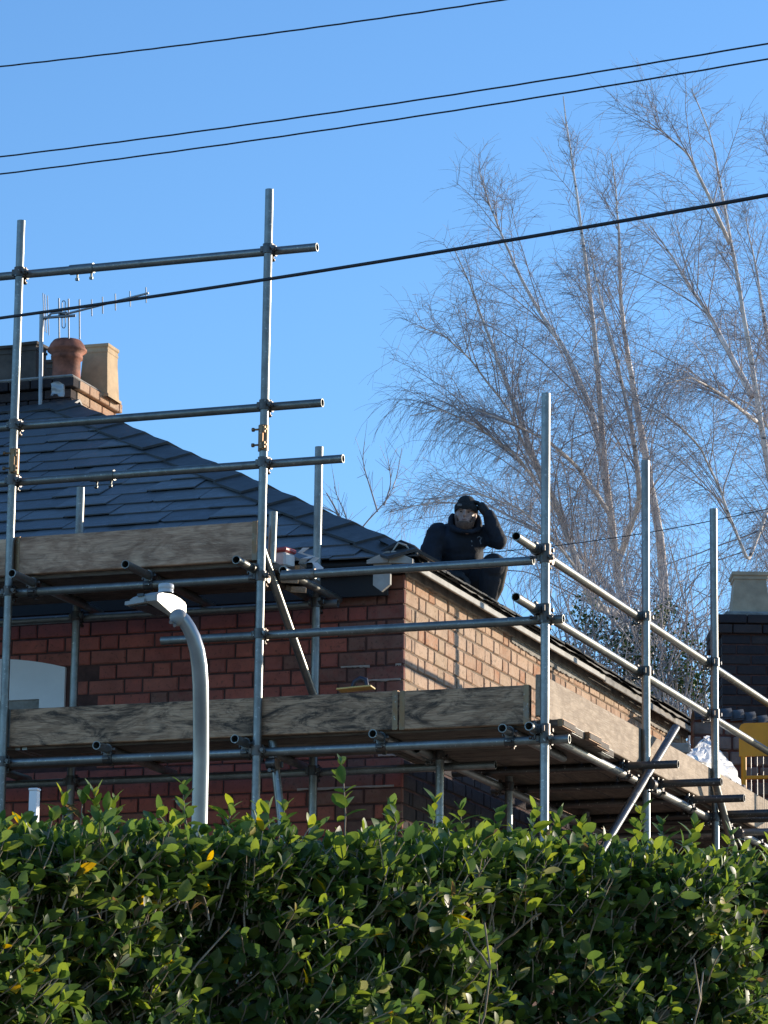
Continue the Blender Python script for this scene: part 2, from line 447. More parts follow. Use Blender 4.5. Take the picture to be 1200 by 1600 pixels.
def brick_variant(L, H, D, seed):
    r = random.Random(seed); b = 0.006; j = lambda: r.uniform(-.0025, .0025)
    x, z = L / 2, H / 2
    fr = [(-x + b + j(), 0 + j() * .5, -z + b + j()), (x - b + j(), j() * .5, -z + b + j()), (x - b + j(), j() * .5, z - b + j()), (-x + b + j(), j() * .5, z - b + j())]
    sh = [(-x + j() * .5, b, -z), (x + j() * .5, b, -z), (x + j() * .5, b, z), (-x + j() * .5, b, z)]
    bk = [(-x, D, -z), (x, D, -z), (x, D, z), (-x, D, z)]
    vs = fr + sh + bk
    fs = [(0, 1, 2, 3)]
    for k in range(4):
        n = (k + 1) % 4
        fs.append((k, 4 + k, 4 + n, n)); fs.append((4 + k, 8 + k, 8 + n, 4 + n))
    return vs, fs
ST, HD, JT, CH = 0.226, 0.106, 0.011, 0.09
def courses(length, k, start=0.0):
    """Flemish bond: list of (s0, s1) along a course"""
    out = []; s = start; stretcher = (k % 2 == 0)
    if not stretcher:
        out.append((s, s + HD)); s += HD + JT; out.append((s, s + 0.05)); s += .05 + JT; stretcher = True
    while s < length:
        L = ST if stretcher else HD
        L += rng.uniform(-.004, .004)
        out.append((s, s + L)); s += L + JT; stretcher = not stretcher
    return out
def seen(P):
    """over the toe boards of the lower lift, from where the photograph was taken"""
    d = np.array(P) - CAM
    t = (18.27 - CAM[1]) / d[1]; q = CAM + d * t
    if q[0] < -5.8: return q[2] > 4.94 or q[2] < 4.6
    t = (-5.8 - CAM[0]) / d[0]; q = CAM + d * t
    return q[2] > 4.98 or q[2] < 4.6
bricks = []
Z0 = 5.21 - 12 * CH
for k in range(0, 19):
    z = Z0 + k * CH + CH / 2
    if z > 5.80: continue
    for s0, s1 in courses(2.95, k):
        x = XW - (s0 + s1) / 2
        if x - (s1 - s0) / 2 < W1[1] + .004 and z > W1[2] - .03 and z < W1[3] + .03:
            continue
        bricks.append(('F', x, YW, z, s1 - s0))
for k in range(1, 20):
    z = Z0 + k * CH + CH / 2
    if z > 5.84: continue
    for s0, s1 in courses(YB - YW - .06, k + 1, .024):
        bricks.append(('S', XW, YW + (s0 + s1) / 2, z, s1 - s0))
bricks.sort(key=lambda b: (not seen((b[1], b[2], b[3])), (b[1]) ** 2 + b[2] ** 2 + (0 if b[3] > 4.9 else 60)))
BM = {}
rest = {'brick_front': MB(), 'brick_side': MB(), 'brick_brown': MB(), 'brick_dark': MB()}
piece = {k: [] for k in rest}
for i, (sd, x, y, z, L) in enumerate(bricks):
    mk = ('brick_side' if z > 4.85 else 'brick_dark') if sd == 'S' else ('brick_brown' if rng.random() < max(0.06, min(.9, (x + 7.75) * 1.6)) or z > 5.66 else 'brick_front')  # side bricks under the deck get a dark colour standing in for its shade
    Lq = round(L / .004) * .004
    Hh = CH - JT
    rz = RAD(90) if sd == 'S' else 0.0
    pos = Vector((x + (rng.uniform(-.003, .003) if sd == 'S' else 0), y + (rng.uniform(-.003, .003) if sd == 'F' else 0), z + rng.uniform(-.002, .002)))
    if i < 300:
        key = (mk, Lq, rng.randrange(3))
        if key not in BM:
            vs, fs = brick_variant(Lq, Hh, .03, hash(key[1:]) & 0xffff)
            mb = MB(); mb.add(vs, fs); BM[key] = mb.mesh('brick'); BM[key].materials.append(M[mk])
        link('brick', BM[key], None, wall, pos, (rng.uniform(-.012, .012), rng.uniform(-.008, .008), rz + rng.uniform(-.01, .01)))
    else:
        vs, fs = brick_variant(Lq, Hh, .03, i)
        Mx = Matrix.Translation(pos) @ Matrix.Rotation(rz, 4, 'Z')
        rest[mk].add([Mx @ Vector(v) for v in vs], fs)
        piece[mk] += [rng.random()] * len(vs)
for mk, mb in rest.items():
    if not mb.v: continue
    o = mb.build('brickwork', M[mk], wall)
    o.data.attributes.new('piece', 'FLOAT', 'POINT').data.foreach_set('value', piece[mk])
    o['kind'] = 'stuff'

# smears of pale pointing on the front wall near the corner, and a ragged mortar fillet under the side eaves
def ragged_strip(name, mat, p0, p1, zlo, zhi, thick, axis, n=60, amp=.012, parent=house, seed=1):
    r = random.Random(seed); mb = MB(); a = []; b = []
    for i in range(n + 1):
        t = i / n; x = p0 + (p1 - p0) * t
        lo = zlo(t) + r.uniform(-amp, amp); hi = zhi(t)
        for dz, d in ((lo, 0), (lo + .004, thick), (hi, thick), (hi, 0)):
            a.append((x, d, dz))
    fs = []
    for i in range(n):
        for k in range(4):
            fs.append((i * 4 + k, i * 4 + (k + 1) % 4, i * 4 + 4 + (k + 1) % 4, i * 4 + 4 + k))
    fs += [(0, 1, 2, 3), tuple(reversed(range(n * 4, n * 4 + 4)))]
    vs = [axis(*q) for q in a]
    mb.add(vs, fs)
    return hpart(mb, name, mat, parent)
side_ax = lambda off: (lambda s, d, z: (XW + off + d, s, z))
ragged_strip('mortar_fillet', M['soffit'], YW + .02, YB - .05, lambda t: 5.825 - .01 * t, lambda t: 5.885, .022, side_ax(-.002), n=260, amp=.005, seed=4)
ragged_strip('mortar_fillet', M['soffit'], YW + 2.0, YB - .25, lambda t: 5.79 - .01 * t - .012 * math.sin(t * 9), lambda t: 5.86, .012, side_ax(-.001), n=160, amp=.006, seed=9)
fr_ax = lambda s, d, z: (s, YW - d, z)
for (xa, xb, zz) in ((-7.00, -6.965, 5.30), (-7.34, -7.16, 5.30), (-7.2, -6.965, 5.213), (-7.18, -6.98, 4.94), (-7.10, -6.965, 4.77), (-7.5, -7.2, 4.68), (-7.6, -7.0, 4.59)):
    ragged_strip('pointing', M['mortar_pale'], xa, xb, lambda t, zz=zz: zz - .005, lambda t, zz=zz: zz + .007, .003, fr_ax, n=10, amp=.004, seed=int(-xa * 100))

# side eaves: fascia, felt, battens
f = MB(); f.box((XE + .002, YE - .02, ZE - .064), (XE + .020, YE + 3.9, ZE - .028), bev=.003)
hpart(f, 'fascia', M['fascia'])
f = MB(); f.box((XE + .002, YE + 3.905, ZE - .074), (XE + .019, YB + .02, ZE - .03), bev=.003)
hpart(f, 'fascia', M['soffit'])
def felt_strip(s0, s1, n, seed, amp, zoff):
    r = random.Random(seed); mb = MB(); vs = []; fs = []
    ph = [r.uniform(0, 6.28) for _ in range(4)]
    for i in range(n + 1):
        t = i / n; s = s0 + (s1 - s0) * t
        wv = amp * (math.sin(s * 7 + ph[0]) * .5 + math.sin(s * 17 + ph[1]) * .3 + math.sin(s * 31 + ph[2]) * .25) + r.uniform(-.1, .1) * amp
        wv -= .045 * max(0, t - .45); zoff = .012
        for d, z in ((-.25, .25 * TP + .012), (0.0, 0.012), (.026, .002), (.034 + abs(wv) * .3, -.020 + wv * .8 + zoff)):
            vs.append((XE + d, s, ZE + z))
        for d, z in ((.030 + abs(wv) * .3, -.021 + wv * .8 + zoff), (.022, -.004), (0.0, .006)):
            vs.append((XE + d, s, ZE + z))
    for i in range(n):
        for k in range(6):
            fs.append((i * 7 + k, i * 7 + k + 1, i * 7 + 8 + k, i * 7 + 7 + k))
    mb.add(vs, fs, True)
    return hpart(mb, 'felt_underlay', M['felt'])
felt_strip(YE + .05, YB - .1, 130, 3, .022, 0)

# front eaves
f = MB(); f.box((XL, YW - .075, 5.70), (-7.03, YW - .05, 5.875), bev=.003); hpart(f, 'fascia', M['gutter'])
f = MB(); f.box((XL, YW - .05, 5.835), (XW - .02, YW + .02, 5.85)); hpart(f, 'soffit', M['gutter'])
gm = MB(); prof = []
for k in range(11):
    a = math.pi + math.pi * k / 10
    prof.append((.052 * math.cos(a), .052 * math.sin(a)))
for k in range(10, -1, -1):
    a = math.pi + math.pi * k / 10
    prof.append((.047 * math.cos(a), .047 * math.sin(a)))
n = len(prof); x0g, x1g = XL, -7.12
gv = [(x, YW - .135 + p[0], 5.885 + p[1]) for x in (x0g, x1g) for p in prof]
gm.add(gv, [(k, (k + 1) % n, n + (k + 1) % n, n + k) for k in range(n)], True)
gm.add(gv[n:], [tuple(range(n))]); hpart(gm, 'gutter', M['gutter'])
for bx_ in (-7.3, -8.1, -8.9):
    b = MB(); b.box((bx_ - .012, YW - .19, 5.825), (bx_ + .012, YW - .076, 5.84)); hpart(b, 'gutter_bracket', M['gutter'])
def prism(pts, y0, y1):
    """polygon in the X-Z plane pulled from y0 to y1"""
    mb = MB(); n = len(pts)
    vs = [(x, y0, z) for x, z in pts] + [(x, y1, z) for x, z in pts]
    mb.add(vs, [tuple(range(n)), tuple(reversed(range(n, 2 * n)))] + [(k, n + k, n + (k + 1) % n, (k + 1) % n) for k in range(n)])
    return mb
hpart(prism([(-7.07, 5.90), (-7.07, 5.735), (-7.017, 5.695), (-6.965, 5.735), (-6.965, 5.92), (-6.98, 5.925)], YW - .21, YW - .185), 'eaves_bracket', M['fascia'])
hpart(prism([(-7.10, 5.858), (-6.97, 5.858), (-6.955, 5.925), (-6.975, 5.925), (-7.10, 5.878)], YW - .24, YW - .212), 'eaves_end_board', M['soffit'])
hpart(prism([(-6.968, 5.858), (-6.82, 5.845), (-6.82, 5.872), (-6.93, 5.925), (-6.952, 5.925)], YW - .235, YW - .205), 'eaves_end_board', M['fascia'])

# roof
rd = MB()
C0 = Vector((XE, YE, ZE)); C1 = Vector((XL, YE, ZE)); A1 = Vector((XL, APEX.y, APEX.z)); C2 = Vector((XE, YB + .12, ZE)); C3 = Vector((XL, YB + .12, ZE))
dn = Vector((0, 0, -.03))
tops = [C0, C1, A1, APEX, C2, C3]
rd.add(tops + [p + dn for p in tops], [(0, 3, 2, 1), (0, 4, 3), (3, 4, 5, 2), (1, 2, 5), (6, 7, 8, 9), (6, 9, 10), (9, 8, 11, 10), (7, 11, 8), (0, 1, 7, 6), (0, 6, 10, 4), (4, 10, 11, 5), (1, 5, 11, 7)])
roof = hpart(rd, 'roof', M['felt'])

def clip(poly, a, b, c):
    """keep a*u + b*v <= c"""
    out = []
    for i in range(len(poly)):
        p, q = poly[i], poly[(i + 1) % len(poly)]
        dp = a * p[0] + b * p[1] - c; dq = a * q[0] + b * q[1] - c
        if dp <= 0: out.append(p)
        if (dp < 0) != (dq < 0):
            t = dp / (dp - dq); out.append((p[0] + (q[0] - p[0]) * t, p[1] + (q[1] - p[1]) * t))
    return out
def slate_poly(poly, w0, ln, lift, org, U, V, N, r):
    """slate: outline in roof-plane coordinates, its lower edge lifted clear of the course below"""
    tw = r.uniform(-.006, .006)
    def P(u, v, top):
        t = (v - w0) / ln
        h = lift * (1 - t) + .004 + (u - poly[0][0]) * tw + (0.008 if top else 0)
        return org + U * u + V * v + N * h
    n = len(poly)
    vs = [P(u, v, True) for u, v in poly] + [P(u, v, False) for u, v in poly]
    fs = [tuple(range(n)), tuple(reversed(range(n, 2 * n)))] + [(k, n + k, n + (k + 1) % n, (k + 1) % n) for k in range(n)]
    return vs, fs
EXPO, SLN, SWD = 0.272, 0.50, 0.335
U = Vector((1, 0, 0)); V = Vector((0, CP, SP)); N = Vector((0, -SP, CP))
left_slates = MB(); cnt = 0
rows = int(HS / CP / EXPO)
for i in range(-1, rows):
    w0 = max(-.04, i * EXPO) if i >= 0 else -.045
    ln = SLN if i >= 0 else .3
    u = -0.12 if i % 2 else -0.12 - SWD / 2
    wv = rng.uniform(-.008, .008)
    u = .35 + (-SWD / 2 if i % 2 else 0)
    while u > -6.6:
        wd = SWD + rng.uniform(-.02, .02)
        u0, u1 = u - wd + .004, u
        a0 = w0 + wv + rng.uniform(-.013, .013); tl = rng.uniform(-.010, .010)
        poly = [(u0, a0 - tl), (u1, a0 + tl), (u1, w0 + ln), (u0, w0 + ln)]
        if rng.random() < .3:            # a chipped corner
            c = rng.uniform(.01, .035)
            poly = [(u0 + c, a0 - tl), (u1, a0 + tl), (u1, w0 + ln), (u0, w0 + ln), (u0, a0 - tl + c)]
        poly = clip(poly, 1, CP, 0.02)       # the hip, seen in the plane of this slope
        poly = clip(poly, 0, 1, HS / CP)
        if len(poly) >= 3:
            vs, fs = slate_poly(poly, w0, ln, rng.uniform(.016, .029), C0, U, V, N, rng)
            xl = -9.95 + (w0 / (HS / CP)) * (-12.2 + 9.95)
            if C0.x + u1 > xl and cnt < 300:
                c = sum((Vector(v) for v in vs), Vector()) / len(vs)
                mb = MB(); mb.add([Vector(v) - c for v in vs], fs)
                o = mb.build('slate', M['slate'], roof, c); cnt += 1
            else:
                left_slates.add(vs, fs)
        u -= wd
o = left_slates.build('slate_field', M['slate'], roof); o['kind'] = 'stuff'
side_slates = MB()
U2 = Vector((0, 1, 0)); V2 = Vector((-CP, 0, SP)); N2 = Vector((SP, 0, CP))
bk = (YB + .12 - APEX.y) / (HS / CP)
for i in range(-1, rows):
    w0 = i * EXPO if i >= 0 else -.045
    ln = SLN if i >= 0 else .3
    u = 0 - (SWD / 2 if i % 2 else 0)
    while u < 7:
        wd = SWD + rng.uniform(-.02, .02)
        a0 = w0 + rng.uniform(-.012, .012)
        poly = clip([(u, a0), (u + wd - .004, a0 + rng.uniform(-.006, .006)), (u + wd - .004, w0 + ln), (u, w0 + ln)], -1, CP, 0.02)
        poly = clip(poly, 1, bk, YB + .12 - YE) if len(poly) > 2 else poly
        poly = clip(poly, 0, 1, HS / CP) if len(poly) > 2 else poly
        if len(poly) >= 3:
            vs, fs = slate_poly(poly, w0, ln, rng.uniform(.016, .028), C0, U2, V2, N2, rng)
            side_slates.add(vs, fs)
        u += wd
o = side_slates.build('slate_field', M['slate'], roof); o['kind'] = 'stuff'
# hip and ridge tiles
H = Vector((-1, 1, TP)).normalized()
HL = HS * math.sqrt(2 + TP * TP)
a_dir = N.cross(H).normalized()
if a_dir.x > 0: a_dir = -a_dir
b_dir = N2.cross(H).normalized()
if b_dir.y < 0: b_dir = -b_dir
up = (N + N2).normalized()
def vtile(L, d, a, b, n1, n2, u, wing=.185):
    mb = MB(); vs = []
    for s, lift in ((0, .036), (.05, .034), (L, .018)):
        o = d * s + u * lift
        vs += [o + a * wing + n1 * .008, o + u * .012, o + b * wing + n2 * .008,
               o + a * wing - n1 * .008, o - u * .008, o + b * wing - n2 * .008]
    fs = []
    for j in (0, 6):
        for p, q in ((0, 1), (1, 2), (2, 5), (5, 4), (4, 3), (3, 0)):
            fs.append((j + p, j + q, j + 6 + q, j + 6 + p))
    fs += [(0, 3, 4, 1), (1, 4, 5, 2), (12, 13, 16, 15), (13, 14, 17, 16)]
    mb.add(vs, fs)
    return mb.mesh('hip_tile')
TL = 0.475
hm = vtile(TL + .03, H, a_dir, b_dir, N, N2, up); hm.materials.append(M['hip'])
s = -.06
while s < HL - .1:
    link('hip_tile', hm, None, roof, C0 + H * s + up * (.014 + rng.uniform(-.003, .003)), (rng.uniform(-.008, .008), rng.uniform(-.006, .006), 0))
    s += TL
nb = Vector((0, .5, math.sqrt(.75)))
bb = Vector((0, .86, -.5))
rm = vtile(TL + .03, Vector((-1, 0, 0)), -V, bb, N, nb, Vector((0, 0, 1))); rm.name = 'ridge_tile'; rm.materials.append(M['hip'])
x = APEX.x + .08
while x > XL:
    link('ridge_tile', rm, None, roof, (x, APEX.y, APEX.z + .014), (0, rng.uniform(-.006, .006), 0)); x -= TL
# ragged mortar and felt scraps at the foot of the hip
b = MB(); pts = []
r = random.Random(5)
b.sweep([C0 + Vector((-.20, -.02, .015)), C0 + Vector((-.12, -.03, .05)), C0 + Vector((-.05, -.03, .075)), C0 + Vector((.02, -.01, .05)), C0 + Vector((.06, .1, .02))], [.014, .022, .026, .020, .010], 7)
o = b.build('felt_scrap', M['felt'], roof)
b = MB(); b.sweep([C0 + Vector((-.09, -.06, .03)), C0 + Vector((-.05, -.07, .075)), C0 + Vector((-.01, -.05, .06)), C0 + Vector((.03, -.02, .0))], [.004, .007, .006, .003], 5)
b.build('torn_edge', M['fascia'], roof)

# window: white arched head, frame, pane
win = MB(); pts = []
for k in range(15):
    t = k / 14; x = -10.22 + 1.11 * t
    pts.append((x, 5.386 + .075 * (1 - (2 * t - 1) ** 2)))
outl = [(-10.22, 4.75), (-9.11, 4.75)] + list(reversed(pts))
wob = hpart(prism([(-10.22, 5.20), (-9.275, 5.20), (-9.275, 4.80), (-9.11, 4.80)] + list(reversed(pts)), YW - .012, YW + .06), 'window', M['white_paint'])
b = MB(); b.box((-10.22, YW + .03, 4.80), (-9.275, YW + .036, 5.2)); o = b.build('pane', M['dark_glass'], wob)
b = MB(); b.box((-10.22, YW + .004, 5.135), (-9.262, YW + .028, 5.212), bev=.003); b.build('frame', M['soffit'], wob)
b = MB(); b.box((-10.22, YW + .008, 5.085), (-9.30, YW + .025, 5.115), bev=.003); b.build('frame', M['fascia'], wob)
b = MB(); b.box((-9.315, YW + .008, 4.81), (-9.277, YW + .025, 5.08), bev=.003); b.build('frame', M['fascia'], wob)

# ------------------------------------------------------------------ chimney stack and its pots
CX1, CY0, CZT = -11.09, 23.42, 8.385       # right front corner and top of the stack
chim = thing('chimney_stack', 'brick chimney stack with a row of clay pots rising behind the slate ridge', 'chimney', (CX1 - .6, CY0 + .6, 5.0))
CB = chim.location.copy()
CLEN = 0.82
sm_ = MB(); sm_.box((CX1 - 1.3 + .05, CY0 + .05, 5.0), (CX1 - .05, CY0 + CLEN - .05, CZT - .02)); o = sm_.build('stack_core', M['mortar_side'], chim, -CB)
core = o
tm = {}
def course_bricks(x0, x1, y0, y1, z0, z1, mat, parent, L=.225):
    """bricks along the two faces of a stack that show"""
    s = x1; 
    while s > x0 + .06:
        e = max(x0, s - L); mb = MB(); mb.box((e + .006, y0, z0 + .005), (s - .005, y0 + .1, z1 - .005), bev=.005); c = Vector(((e + s) / 2, y0, (z0 + z1) / 2))
        mb.v = [tuple(Vector(v) - c) for v in mb.v]; mb.build('brick', M[mat[0]], parent, c); s = e
    s = y0 + .105
    while s < y1 - .06:
        e = min(y1, s + L); mb = MB(); mb.box((x1 - .1, s + .006, z0 + .005), (x1, e - .005, z1 - .005), bev=.005); c = Vector((x1, (s + e) / 2, (z0 + z1) / 2))
        mb.v = [tuple(Vector(v) - c) for v in mb.v]; mb.build('brick', M[mat[1]], parent, c); s = e
for k, ex in ((0, .0), (1, .035), (2, .02)):
    z1 = CZT - k * .078
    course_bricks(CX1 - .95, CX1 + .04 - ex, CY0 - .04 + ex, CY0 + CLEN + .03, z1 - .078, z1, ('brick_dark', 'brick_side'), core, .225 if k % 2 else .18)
mb = MB(); mb.box((CX1 - 1.28, CY0 - .02, CZT - .002), (CX1 + .02, CY0 + CLEN, CZT + .025), bev=.012); mb.build('flaunching', M['soffit'], chim, -CB)
def square_pot(cx, cy, z, wbot, wtop, h, mat, rz=0.0, cap=.02):
    mb = MB(); s2 = math.sqrt(.5) * 2 / 2 * math.sqrt(2) / math.sqrt(2)
    k = 1 / math.sqrt(2) * 1.0
    P = [(wbot * k * 1.12, 0), (wbot * k * 1.12, .02), (wbot * k, .03), (wtop * k, h - .12), (wtop * k * 1.0, h - .07), ((wtop + cap * .7) * k, h - .065), ((wtop + cap * .7) * k, h - .05), (wtop * k, h - .045), (wtop * k, h - .03), ((wtop + cap * 1.6) * k, h - .02), ((wtop + cap * 1.6) * k, h), ((wtop - .05) * k, h), ((wtop - .06) * k, h - .2), (0.001, h - .2)]
    mb.lathe(P, 4)
    return mb.build('chimney_pot', mat, chim, Vector((cx, cy, z)) - CB, (0, 0, rz))
def px_at(x, y, Y): return on(x, y, 1, Y)
p = px_at(103, 600, CY0 + .2)
mb = MB(); mb.lathe([(.125, 0), (.125, .025), (.108, .035), (.104, .19), (.118, .20), (.12, .225), (.112, .235), (.148, .262), (.150, .275), (.142, .282), (.128, .315), (.105, .345), (.07, .35), (.068, .2), (.001, .2)], 28)
rp = mb.build('chimney_pot', M['pot_red'], chim, Vector((p.x, CY0 + .2, CZT)) - CB); rp['label'] = 'round terracotta pot with flanged cap'
p = px_at(157, 545, CY0 + .60)
o = square_pot(p.x, CY0 + .60, CZT - .03, .235, .205, p.z - CZT + .03 + .01, M['pot_buff'], RAD(2), .009); o['label'] = 'tall square buff clay pot lit by the sun'
p = px_at(54, 600, CY0 + .24)
square_pot(p.x - .035, CY0 + .24, CZT - .01, .20, .165, .36, M['pot_sooty'], RAD(-3))
p = px_at(22, 600, CY0 + .3)
square_pot(p.x - .02, CY0 + .3, CZT - .02, .23, .19, .37, M['pot_sooty'], RAD(2))
p = px_at(68, 600, CY0 + .7)
square_pot(p.x, CY0 + .9, CZT - .01, .20, .17, .40, M['pot_sooty'], RAD(5))
# scrap of crumpled lead at the top of the hip
mb = MB(); c = on(93, 609, 1, APEX.y - .05); gx = []
r = random.Random(3)
for i in range(6):
    for j in range(6):
        gx.append((c.x - .06 + .02 * i + r.uniform(-.006, .006), c.y - .02 + r.uniform(-.02, .02), c.z + .05 - .02 * j + .012 * math.sin(i) + r.uniform(-.006, .006)))
fs = [(i * 6 + j, i * 6 + j + 1, i * 6 + 7 + j, i * 6 + 6 + j) for i in range(5) for j in range(5)]
n0 = len(gx); mb.add(gx + [(x + .004, y + .012, z) for x, y, z in gx], fs + [tuple(n0 + q for q in reversed(f)) for f in fs], True)
mb.build('flashing', M['lead'], roof)

# ------------------------------------------------------------------ television aerial
AY = CY0 - .08
ab = on(65, 612, 1, AY); at_ = on(65, 488, 1, AY)
ant = thing('television_aerial', 'grey multi-element television aerial on a short mast strapped to the chimney', 'aerial', ab)
aloc = lambda p: Vector(p) - ab
mb = MB(); mb.cyl(aloc(ab - Vector((0, 0, .35))), aloc(at_), .016, n=12); mb.build('mast', M['aluminium'], ant)
e0 = on(68, 500, 1, AY + .05); e1 = on(232, 458, 1, AY + .05); e1 = Vector((e1.x, AY + .05, e1.z))
mb = MB(); mb.cyl(aloc(on(62, 497, 1, AY)), aloc(on(118, 493, 1, AY + .05)), .011, n=8); mb.build('boom', M['aluminium'], ant)
f0 = on(98, 492, 1, AY + .05); mb = MB(); mb.cyl(aloc(f0), aloc(e1), .009, n=8); mb.build('boom', M['aluminium'], ant)
mb = MB(); mb.sweep([aloc(on(x, y, 1, AY + .02)) for x, y in ((70, 500), (80, 490), (95, 488), (103, 490))], [.008] * 4, 6); mb.build('boom', M['aluminium'], ant)
for x, y0, y1 in ((143, 468, 494), (160, 464, 490), (180, 459, 485), (203, 455, 479), (228, 449, 473)):
    mb = MB(); mb.cyl(aloc(on(x, y0, 1, AY + .05)), aloc(on(x + .5, y1, 1, AY + .05)), .0045, n=6); mb.build('director', M['aluminium'], ant)
for x, y0, y1 in ((92, 466, 528), (107, 467, 529), (124, 468, 530)):
    mb = MB(); mb.cyl(aloc(on(x, y0, 1, AY + .07)), aloc(on(x + .5, y1, 1, AY + .07)), .006, n=6); mb.build('element', M['aluminium'], ant)
for x, y0, y1 in ((67, 458, 518), (70, 460, 520), (74, 462, 524)):
    mb = MB(); mb.cyl(aloc(on(x, y0, 1, AY + .03)), aloc(on(x + 2.5, y1, 1, AY + .03)), .0035, n=6); mb.build('reflector', M['aluminium'], ant)
mb = MB(); lp = [(97, 472), (98.5, 470), (100.5, 470), (102, 472), (102, 510), (100.5, 512.5), (98.5, 512.5), (97, 510), (97, 473)]
mb.sweep([aloc(on(x, y, 1, AY + .05)) for x, y in lp], [.004] * len(lp), 6); mb.build('dipole', M['aluminium'], ant)
mb = MB(); q = aloc(on(99.5, 492, 1, AY + .05)); mb.box(q - Vector((.03, .015, .022)), q + Vector((.03, .015, .022)), bev=.005); mb.build('junction_box', M['lamp_lens'], ant)

# ------------------------------------------------------------------ scaffold
scaf = thing('tube_scaffold', 'galvanised tube and coupler scaffold with timber boards wrapped round the brick house', 'scaffold', (XS, YF, 0))
SB = scaf.location.copy()
TR = 0.0242
def tube(name, p0, p1, mat='steel', r=TR):
    p0 = Vector(p0); p1 = Vector(p1); L = (p1 - p0).length; n = 20; t = .004
    mb = MB(); ring = [(math.cos(2 * math.pi * i / n), math.sin(2 * math.pi * i / n)) for i in range(n)]
    o0 = [(r * a, r * b, 0) for a, b in ring]; o1 = [(r * a, r * b, L) for a, b in ring]
    i0 = [((r - t) * a, (r - t) * b, 0) for a, b in ring]; i1 = [((r - t) * a, (r - t) * b, L) for a, b in ring]
    q = [(i, (i + 1) % n, n + (i + 1) % n, n + i) for i in range(n)]; qr = [tuple(reversed(f)) for f in q]
    mb.add(o0 + o1, q, True); mb.add(i0 + i1, qr, True); mb.add(i0 + o0, q); mb.add(o1 + i1, q)
    rot = (p1 - p0).to_track_quat('Z', 'Y')
    return mb.build(name, M[mat], scaf, p0 - SB, rot)
def coupler_mesh():
    """right-angle coupler: tube A along Z through the origin, tube B along X at y = 0.0505"""
    mb = MB()
    mb.cyl((0, 0, -.028), (0, 0, .028), .0315, n=18)
    mb.cyl((-.028, .0505, 0), (.028, .0505, 0), .0315, n=18)
    mb.box((-.026, .012, -.026), (.026, .04, .026), bev=.004)
    # flaps and bolts
    mb.box((.026, -.014, -.016), (.050, -.002, .016), bev=.003); mb.box((-.046, -.012, -.018), (-.026, .004, .018), bev=.003)
    mb.cyl((.041, -.03, 0), (.041, .03, 0), .0065, n=6); mb.cyl((.041, -.036, 0), (.041, -.024, 0), .012, n=6)
    mb.box((-.016, .045, -.050), (.016, .057, -.026), bev=.003); mb.box((-.018, .044, .026), (.018, .06, .044), bev=.003)
    mb.cyl((0, .03, -.042), (0, .085, -.042), .0065, n=6); mb.cyl((0, .072, -.042), (0, .086, -.042), .012, n=6)
    return mb.mesh('coupler')
CPM = coupler_mesh(); CPM.materials.append(M['clamp'])
def coupler(pos, a, b_off, b_dir):
    """a: direction of tube A, b_off: direction from tube A to tube B, b_dir: direction of tube B"""
    z = Vector(a).normalized(); y = Vector(b_off).normalized(); x = y.cross(z)
    o = link('coupler', CPM, None, scaf, Vector(pos) - SB)
    o.rotation_mode = 'QUATERNION'; o.rotation_quaternion = Matrix((x, y, z)).transposed().to_quaternion()
    return o
def sleeve_mesh():
    mb = MB(); mb.cyl((0, 0, -.075), (0, 0, .075), .0300, n=18)
    mb.box((-.012, -.043, -.07), (.012, -.026, .07), bev=.003)
    for z in (-.045, .045):
        mb.cyl((-.05, -.035, z), (.034, -.035, z), .006, n=6); mb.cyl((-.056, -.035, z), (-.042, -.035, z), .012, n=6)
        mb.box((.012, -.042, z - .02), (.024, -.028, z + .02), bev=.002)
    return mb.mesh('sleeve_coupler')
SLM = sleeve_mesh(); SLM.materials.append(M['steel'])
SLR = SLM.copy(); SLR.materials.clear(); SLR.materials.append(M['rusty'])
def sleeve(pos, d, spin=0.0, rusty=False):
    o = link('sleeve_coupler', SLR if rusty else SLM, None, scaf, Vector(pos) - SB)
    o.rotation_mode = 'QUATERNION'; o.rotation_quaternion = Vector(d).to_track_quat('Z', 'Y') @ Quaternion((0, 0, 1), spin)
Yl = YF + .0505            # front ledgers run behind the standards
Xl = XS - .0505            # side ledgers run inside the standards
STD = [(-8.975, YF, 7.86, -.012), (-7.42, YF, 7.90, .004), (XS, YF, 6.565, .0), (XS, 20.21, 6.644, .0), (XS, 21.80, 6.69, .0), (XS, 23.75, 6.72, 0), (XS, 25.6, 6.7, 0),
       (-10.75, YF, 7.8, 0)]
for x, y, zt, lean in STD:
    tube('standard', (x - lean, y, .03), (x + lean, y, zt))
    mb = MB(); mb.box((-.075, -.075, 0), (.075, .075, .008)); mb.build('base_plate', M['clamp'], scaf, Vector((x - lean, y, .006)) - SB)
YI, XI = 19.0, -6.60
INN = [(-7.385, YI, 6.56), (-8.911, YI, 6.417), (-10.75, YI, 6.3), (XI, 18.95, 4.76), (XI, 20.21, 4.76), (XI, 21.8, 4.76), (XI, 23.75, 4.76)]
for x, y, zt in INN:
    tube('standard', (x, y, .03), (x, y, zt))
